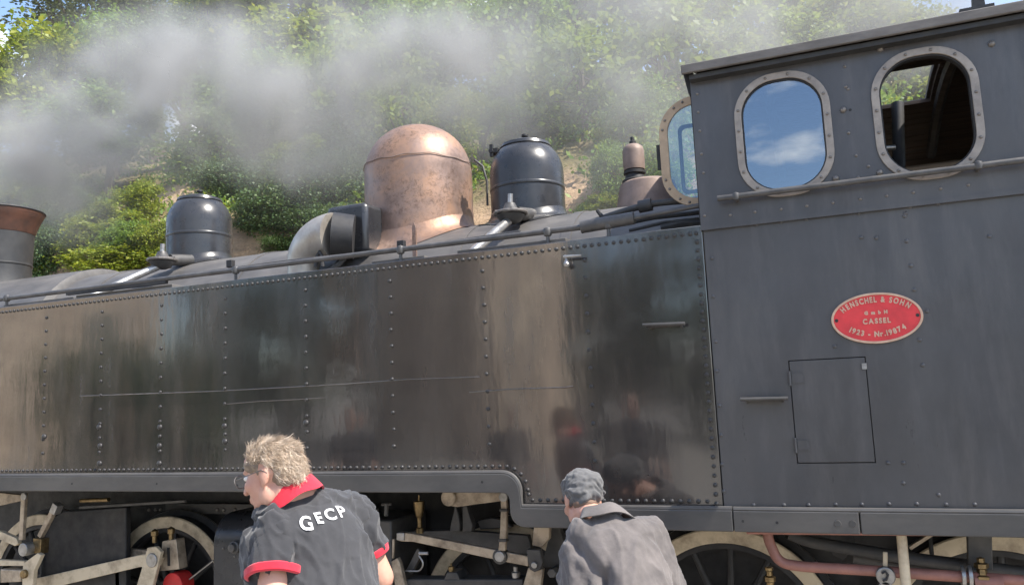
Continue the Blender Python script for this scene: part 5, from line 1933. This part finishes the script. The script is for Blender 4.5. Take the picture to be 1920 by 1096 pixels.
# hair
def hair_cap(c_, B, k, parent, mat):
    b = Blob()
    for x, y, z, rx, ry, rz in ((0, -.018, .042, .083, .098, .089), (0, -.055, .0, .074, .064, .072), (0, .03, .085, .062, .06, .042), (0, -.07, -.035, .055, .042, .045), (-.06, .03, .045, .022, .045, .035), (.06, .03, .045, .022, .045, .035)):
        b.ell(Vector(c_) + B @ Vector((x, y, z)) * k, (rx * k, ry * k, rz * k), B)

    def dd(p_, n_):
        return .006 * noise.noise(p_ * 38) + .004 * noise.noise(p_ * 80)
    return b.skin('hair', mat, 0.005, 3, dd, parent)


hcap = hair_cap(hc1, Bh, 0.815, man1, HAIRB)
bm = bmesh.new()
bm.from_mesh(hcap.data)
hb = BVHTree.FromBMesh(bm)
bm.free()
g_ = random.Random(4)
hv, hf = [], []
for i in range(15000):
    while True:
        d_ = Vector((g_.gauss(0, 1), g_.gauss(0, 1), g_.gauss(0, 1))).normalized()
        if d_.z > -.62 and not (d_.y > .62 and d_.z < .22) and not (d_.z < -.1 and d_.y > .1) and not (abs(d_.x) > .7 and d_.z < .0 and d_.y > -.3):
            break
    h = hb.ray_cast(hc1 + Bh @ Vector((0, -.02, .03)) + Bh @ d_ * .3, -(Bh @ d_))
    if h[0] is None:
        continue
    p = h[0] - (Bh @ d_) * .003
    nl = Bh.transposed() @ h[1]
    fl_ = Vector((.25 * (1 if d_.x > 0 else -1) * abs(d_.x), -.75, -.55 if d_.z < .5 else -.05))
    if d_.y > .3:
        fl_ = Vector((.9 * (1 if d_.x > 0 else -1) * abs(d_.x) + .25, -.35, .45))
    ln = g_.uniform(.022, .046)
    ph, wa = noise.noise(p * 22) * 6 + g_.uniform(-.6, .6), g_.uniform(.0025, .006)
    cur = p.copy()
    fl_ = (fl_ + Vector((g_.gauss(0, .16), g_.gauss(0, .16), g_.gauss(0, .16)))).normalized()
    wd = g_.uniform(.0006, .0013)
    base = len(hv)
    ns = 5
    lift = g_.uniform(.0, .20) + (.35 if g_.random() < .04 else 0)
    for s_ in range(ns + 1):
        k = s_ / ns
        dr_ = fl_ - nl * fl_.dot(nl) * .85 + nl * (lift * (1 - k) - .12 * k)
        dr_ = (Bh @ dr_).normalized()
        side = dr_.cross(h[1]).normalized()
        wv_ = side * math.sin(ph + k * 5.5) * wa * (k + .3) + h[1] * math.cos(ph + k * 5.5) * wa * .7
        ww = wd * (1 - .75 * k)
        q = cur + wv_
        hv += [q + side * ww, q - side * ww, q + h[1] * ww * .9]
        cur = cur + dr_ * (ln / ns)
    for s_ in range(ns):
        a = base + s_ * 3
        hf += [(a, a + 1, a + 4, a + 3), (a + 1, a + 2, a + 5, a + 4), (a + 2, a, a + 3, a + 5)]
hm = MB().add(hv, hf)
hme = hm.mesh('hair_strands', HAIR, False, False)
hme.polygons.foreach_set('use_smooth', [True] * len(hme.polygons))
ho = bpy.data.objects.new('hair_strands', hme)
COL.objects.link(ho)
ho.parent = hcap
hcap_inv = Matrix.Translation(-Vector(man1.location))
ho.matrix_parent_inverse = Matrix.Identity(4)
ho['kind'] = 'stuff'

# ---- man in the grey cotton jacket and cap, bending towards the motion
N2 = P(1137, 975, -.42)
man2 = empty('person', (N2.x + .05, -.62, 0.0))
tag(man2, 'man in faded grey work jacket and grey cloth cap, bending towards the wheels', 'person')
B2 = basis((-.34, .94, 0))
sp2 = (B2 @ Vector((-.07, .42, .90))).normalized()
Bt2 = Matrix((B2.col[0], sp2.cross(B2.col[0]).normalized(), sp2)).transposed()
pel2 = N2 - sp2 * .56
hc2 = P(1091, 937, -.35)
Bh2 = basis((-.50, .62, -.42), (-.10, .28, 1))
L2, R2 = P(1090, 1030, -.50), P(1216, 1010, -.34)
E2l, W2l = P(1078, 1150, -.45), P(1058, 1165, -.22)
E2r, W2r = P(1250, 1106, -.38), P(1185, 1145, -.16)
body = Blob()
head_prims(body, hc2, Bh2, .92)
body.limb(N2 - sp2 * .03, .056, hc2 + Bh2 @ Vector((0, -.03, -.06)), .054, 6)
body.loft(N2, Bt2, [(0.02, .045, .04), (.06, .09, .055), (.13, .135, .065), (.25, .135, .065), (.38, .13, .07), (.5, .135, .08), (.60, .15, .09)], off=(0, .02))
for a, e_, w_ in ((L2, E2l, W2l), (R2, E2r, W2r)):
    body.limb(a, .055, e_, .044, 8)
    body.limb(e_, .043, w_, .030, 8)
hand(body, W2l, (W2l - E2l), Vector((0, 0, -1)))
hand(body, W2r, (W2r - E2r), Vector((0, 0, -1)))
hp2 = legs(body, pel2, B2, .13, .88)
body.skin('body', SKIN, 0.0055, 5, None, man2)
jk = Blob()
jk.loft(N2, Bt2, [(-.02, .062, .058), (.035, .11, .09), (.08, .162, .115), (.14, .195, .135), (.22, .205, .148), (.30, .203, .155), (.38, .20, .16), (.46, .2, .165), (.54, .202, .168), (.64, .206, .17), (.78, .21, .17)], off=(0, .012))
for s_, a, e_, w_ in ((-1, L2, E2l, W2l), (1, R2, E2r, W2r)):
    jk.limb(N2 - sp2 * .07 + Bt2 @ Vector((s_ * .09, 0, 0)), .082, a, .085, 6)
    jk.limb(a, .085, e_, .068, 9)
    jk.limb(e_, .066, w_.lerp(e_, .12), .054, 8)
f_a, f_b = fold(1.7, .014, 6, 1.8, sp2 + Vector((.3, 0, 0))), fold(6.2, .009, 11, 4, sp2 - Vector((.5, 0, 0)))


def jacket_disp(c_, n_):
    q = Bt2.transposed() @ (c_ - N2)
    arm = min(1.0, max(0.0, (abs(q.x) - .13) / .07))
    diag = 0.0
    # two deep drag folds from the left shoulder and one down the middle of the back
    s1 = (q.x + .06) * .55 + (q.z + .20) * .42
    diag -= .026 * math.exp(-(s1 / .016) ** 2) * math.exp(-((q.x + .09) / .09) ** 2)
    diag -= .032 * math.exp(-((q.x + .045 - .25 * (q.z + .3)) / .020) ** 2) * (1 / (1 + math.exp((q.z + .20) * 40)))
    dip = 1 / (1 + math.exp(-(q.x + .15) * 90)) / (1 + math.exp((q.x + .035 - .22 * (q.z + .3)) * 130)) / (1 + math.exp((q.z + .19 + .5 * (q.x + .09)) * 70))
    diag -= .034 * dip
    return f_a(c_, n_) * (1 - .5 * arm) + f_b(c_, n_) * (.35 + .65 * arm) + diag


jk.skin('work_jacket', JACKET, 0.0065, 3, jacket_disp, man2)
# jacket collar: soft folded band
co_, fo_ = [], []
up2 = (sp2 * .7 + (hc2 - N2).normalized() * .3).normalized()
ca_ = Bt2.col[0]
cb_ = up2.cross(ca_).normalized()
for lay, (r_, hgt) in enumerate(((.070, .030), (.074, .040), (.082, .038), (.106, -.006), (.110, -.016), (.100, -.014))):
    for j in range(nC + 1):
        an = R_(120 + (420 - 120) * j / nC)
        rr = r_ * (1 + .035 * math.sin(3 * an + lay * .6))
        co_.append(N2 + ca_ * math.cos(an) * rr * 1.05 + cb_ * (math.sin(an) * rr + .004) + up2 * (hgt + .006 * math.sin(4 * an)))
for i in range(5):
    for j in range(nC):
        fo_.append((i * (nC + 1) + j, i * (nC + 1) + j + 1, (i + 1) * (nC + 1) + j + 1, (i + 1) * (nC + 1) + j))
worldpart(MB().add(co_, fo_), 'jacket_collar', JACKET, man2)
# cap: soft crown, creased band
cpb = Blob()
for x, y, z, rx, ry, rz in ((0, -.012, .052, .086, .104, .078), (0, -.03, .02, .086, .090, .058), (0, -.062, -.005, .074, .052, .046), (.01, .02, .075, .078, .085, .060), (.02, -.07, .05, .06, .05, .05)):
    cpb.ell(hc2 + Bh2 @ Vector((x, y, z)) * .93, (rx * .93, ry * .93, rz * .93), Bh2)


def cap_disp(c_, n_):
    q = Bh2.transposed() @ (c_ - hc2)
    h = q.z + .25 * q.x
    w_ = .006 * noise.noise(c_ * 30) + .004 * noise.noise(c_ * 70)
    if q.z < .055:
        w_ += .0045 * math.sin(h * 190 + 9 * noise.noise(c_ * 11)) * (.4 + abs(noise.noise(c_ * 17)) * 2) * min(1, (.055 - q.z) / .03)
    w_ += .006 * max(0, noise.noise(Vector((q.x * 8, q.y * 8, q.z * 26 + 3)))) 
    return w_


cap = cpb.skin('cloth_cap', CAP, 0.0045, 2, cap_disp, man2)
worldpart(Blob().ell(hc2 + Bh2 @ Vector((.072, -.048, .012)), (.014, .020, .009), Bh2), 'cap_knot', CAP, cap)
cap.children[0].matrix_parent_inverse = Matrix.Identity(4)
st = Blob().ell(hc2 + Bh2 @ Vector((0, -.05, -.036)), (.058, .040, .030), Bh2)
st.skin('short_hair', STUB, .006, 2, lambda c_, n_: .003 * noise.noise(c_ * 90), man2)
t2 = Blob()
for d_ in (.60, .66):
    t2.ell(N2 - sp2 * d_, (.175, .14, .08), Bt2)
legs(t2, pel2, B2, .13, 1.14)
t2.skin('trousers', DENIM, 0.012, 4, fold(5, .008, 9, 4, (0, 0, 1)), man2)
shoes(hp2, B2, man2)


# ---- bystanders behind the photographer, visible only as dark reflections in the tank
def bystander(x, y, face, h, top, label):
    root = empty('person', (x, y, 0))
    tag(root, label, 'person', 'people mirrored in the tank side')
    k = h / 1.75
    B = basis((math.sin(face), math.cos(face), 0))
    o = Vector((x, y, 0))

    def L(a, b_, c_):
        return o + B @ Vector((a, b_, c_)) * k
    b = Blob()
    head_prims(b, L(0, .02, 1.63), B, k)
    b.limb(L(0, 0, 1.45), .06 * k, L(0, .01, 1.57), .055 * k, 4)
    for z, w_, dp in ((1.40, .15, .08), (1.3, .165, .1), (1.15, .155, .105), (1.0, .155, .11), (.9, .165, .115)):
        b.ell(L(0, 0, z), (w_ * k, dp * k, .08 * k), B)
    for s_ in (-1, 1):
        b.limb(L(s_ * .19, 0, 1.4), .055 * k, L(s_ * .24, -.02, 1.12), .045 * k, 5)
        b.limb(L(s_ * .24, -.02, 1.12), .043 * k, L(s_ * .22, .1, .88), .032 * k, 5)
        hand(b, L(s_ * .22, .1, .88), B @ Vector((0, .3, -1)), B @ Vector((-s_, .2, 0)), k)
    pl_ = L(0, 0, .95)
    hps = legs(b, pl_, B, .11, .86)
    b.skin('body', SKIN, .009, 4, None, root)
    s2 = Blob()
    for z, w_, dp in ((1.46, .08, .07), (1.40, .165, .1), (1.3, .19, .12), (1.15, .18, .125), (1.0, .18, .13), (.88, .185, .135)):
        s2.ell(L(0, 0, z), (w_ * k, dp * k, .09 * k), B)
    for s_ in (-1, 1):
        s2.limb(L(s_ * .1, 0, 1.41), .075 * k, L(s_ * .19, 0, 1.39), .075 * k, 4)
        s2.limb(L(s_ * .19, 0, 1.39), .075 * k, L(s_ * .235, -.02, 1.16), .066 * k, 5)
    s2.skin('shirt', top, .012, 4, fold(x, .008, 10, 3, (0, 0, 1)), root)
    t3 = Blob()
    t3.ell(L(0, 0, .92), (.18 * k, .135 * k, .09 * k), B)
    legs(t3, pl_, B, .11, 1.1)
    t3.skin('trousers', DENIM, .012, 4, None, root)
    hh = Blob()
    hh.ell(L(0, -.005, 1.68), (.083 * k, .1 * k, .075 * k), B).ell(L(0, -.05, 1.63), (.07 * k, .055 * k, .07 * k), B)
    hh.skin('hair', HAIRB, .008, 3, None, root)
    shoes(hps, B, root)


bystander(-5.3, -4.6, .8, 1.78, DARKC, 'dark-clothed onlooker mirrored in the tank above the man in the polo shirt')
bystander(-1.95, -4.7, .35, 1.80, DARKC, 'dark-clothed onlooker mirrored in the tank beside the grey cap')
bystander(-3.25, -4.5, .6, 1.76, DARKC, 'dark-clothed onlooker mirrored in the middle of the tank left of the grey cap')

# ------------------------------------------------------------------ steam drifting behind the locomotive
SB0, SB1 = Vector((-14.5, 3.0, 3.2)), Vector((4.0, 5.9, 10.5))
sm = MB().box(SB0, SB1).mesh('steam', None)
steam = bpy.data.objects.new('steam', sm)
COL.objects.link(steam)
tag(steam, 'pale grey steam drifting across the trees behind the locomotive', 'steam', None, 'stuff')
vm = bpy.data.materials.new('steam_volume')
vm.use_nodes = True
vm.node_tree.nodes.clear()
vo = vm.node_tree.nodes.new('ShaderNodeOutputMaterial')
pv = vm.node_tree.nodes.new('ShaderNodeVolumePrincipled')
pv.inputs['Color'].default_value = (0.56, 0.56, 0.555, 1)
pv.inputs['Density'].default_value = 1.0
pv.inputs['Anisotropy'].default_value = 0.1
vm.node_tree.links.new(pv.outputs['Volume'], vo.inputs['Volume'])
ng = bpy.data.node_groups.new('steam_cloud', 'GeometryNodeTree')
ng.interface.new_socket('Geometry', in_out='INPUT', socket_type='NodeSocketGeometry')
ng.interface.new_socket('Geometry', in_out='OUTPUT', socket_type='NodeSocketGeometry')
gn, gl_ = ng.nodes, ng.links


def gm_(op, a, b=None, c=None):
    n = gn.new('ShaderNodeMath')
    n.operation = op
    for i, q in enumerate((a, b, c)):
        if q is None:
            continue
        if hasattr(q, 'links'):
            gl_.new(q, n.inputs[i])
        else:
            n.inputs[i].default_value = q
    return n.outputs[0]


pos = gn.new('GeometryNodeInputPosition').outputs[0]
wob = gn.new('ShaderNodeTexNoise')
wob.inputs['Scale'].default_value = 0.8
wob.inputs['Detail'].default_value = 5
gl_.new(pos, wob.inputs['Vector'])
wv = gn.new('ShaderNodeVectorMath')
wv.operation = 'MULTIPLY_ADD'
gl_.new(wob.outputs['Color'], wv.inputs[0])
wv.inputs[1].default_value = (2.3, 1.4, 2.3)
wsub = gn.new('ShaderNodeVectorMath')
wsub.operation = 'SUBTRACT'
gl_.new(pos, wsub.inputs[0])
wsub.inputs[1].default_value = (1.15, 0.7, 1.15)
gl_.new(wsub.outputs[0], wv.inputs[2])
wpos = wv.outputs[0]
# puffs: u, v, y, radius in photo px, strength
puffs = [(40, 320, 4.4, 130, .8), (150, 250, 4.4, 130, .9), (250, 170, 4.4, 130, 1.0), (345, 100, 4.4, 105, 1.0), (330, 220, 4.4, 130, 1.0), (450, 170, 4.4, 140, 1.1),
         (570, 190, 4.4, 150, 1.1), (480, 270, 4.4, 100, .7), (620, 270, 4.4, 110, .7), (690, 100, 4.4, 150, .85), (120, 350, 4.4, 90, .6), (830, 90, 4.4, 150, .8), (930, 40, 4.4, 130, 1.0),
         (950, 180, 4.4, 110, .75), (820, 230, 4.4, 90, .35), (1080, 130, 4.4, 150, .5), (1220, 160, 4.4, 150, .42), (1380, 60, 4.4, 170, .42), (1560, 40, 4.4, 170, .5), (1760, 0, 4.4, 170, .9), (1200, -60, 4.4, 200, .5), (700, 190, 4.6, 300, .08), (1150, 110, 4.6, 340, .13), (260, 190, 4.6, 290, .05), (1500, 40, 4.6, 300, .12), (30, 290, 4.4, 150, .5)]
tot = None
for u, v_, y, rp, st in puffs:
    c = P(u, v_, y)
    dn = gn.new('ShaderNodeVectorMath')
    dn.operation = 'DISTANCE'
    gl_.new(wpos, dn.inputs[0])
    dn.inputs[1].default_value = c
    mr = gn.new('ShaderNodeMapRange')
    mr.interpolation_type = 'SMOOTHSTEP'
    mr.inputs['From Min'].default_value = 0.0
    mr.inputs['From Max'].default_value = 1.25 * rp / PXM(c)
    mr.inputs['To Min'].default_value = st
    mr.inputs['To Max'].default_value = 0.0
    gl_.new(dn.outputs['Value'], mr.inputs['Value'])
    tot = mr.outputs[0] if tot is None else gm_('ADD', tot, mr.outputs[0])
nz = gn.new('ShaderNodeTexNoise')
nz.inputs['Scale'].default_value = 1.15
nz.inputs['Detail'].default_value = 8
nz.inputs['Roughness'].default_value = 0.6
nz.inputs['Distortion'].default_value = 0.6
gl_.new(pos, nz.inputs['Vector'])
nf = gn.new('ShaderNodeMapRange')
nf.inputs['From Min'].default_value = 0.42
nf.inputs['From Max'].default_value = 0.62
nf.inputs['To Min'].default_value = 0.20
nf.inputs['To Max'].default_value = 1.45
gl_.new(nz.outputs['Fac'], nf.inputs['Value'])
dens = gm_('MULTIPLY', gm_('MULTIPLY', tot, nf.outputs[0]), 1.75)
vc = gn.new('GeometryNodeVolumeCube')
gl_.new(dens, vc.inputs['Density'])
vc.inputs['Min'].default_value = SB0
vc.inputs['Max'].default_value = SB1
vc.inputs['Resolution X'].default_value = 240
vc.inputs['Resolution Y'].default_value = 38
vc.inputs['Resolution Z'].default_value = 95
smn = gn.new('GeometryNodeSetMaterial')
smn.inputs['Material'].default_value = vm
go = gn.new('NodeGroupOutput')
gn.new('NodeGroupInput')
gl_.new(vc.outputs['Volume'], smn.inputs['Geometry'])
gl_.new(smn.outputs['Geometry'], go.inputs[0])
md = steam.modifiers.new('steam_cloud', 'NODES')
md.node_group = ng
sm.materials.append(vm)
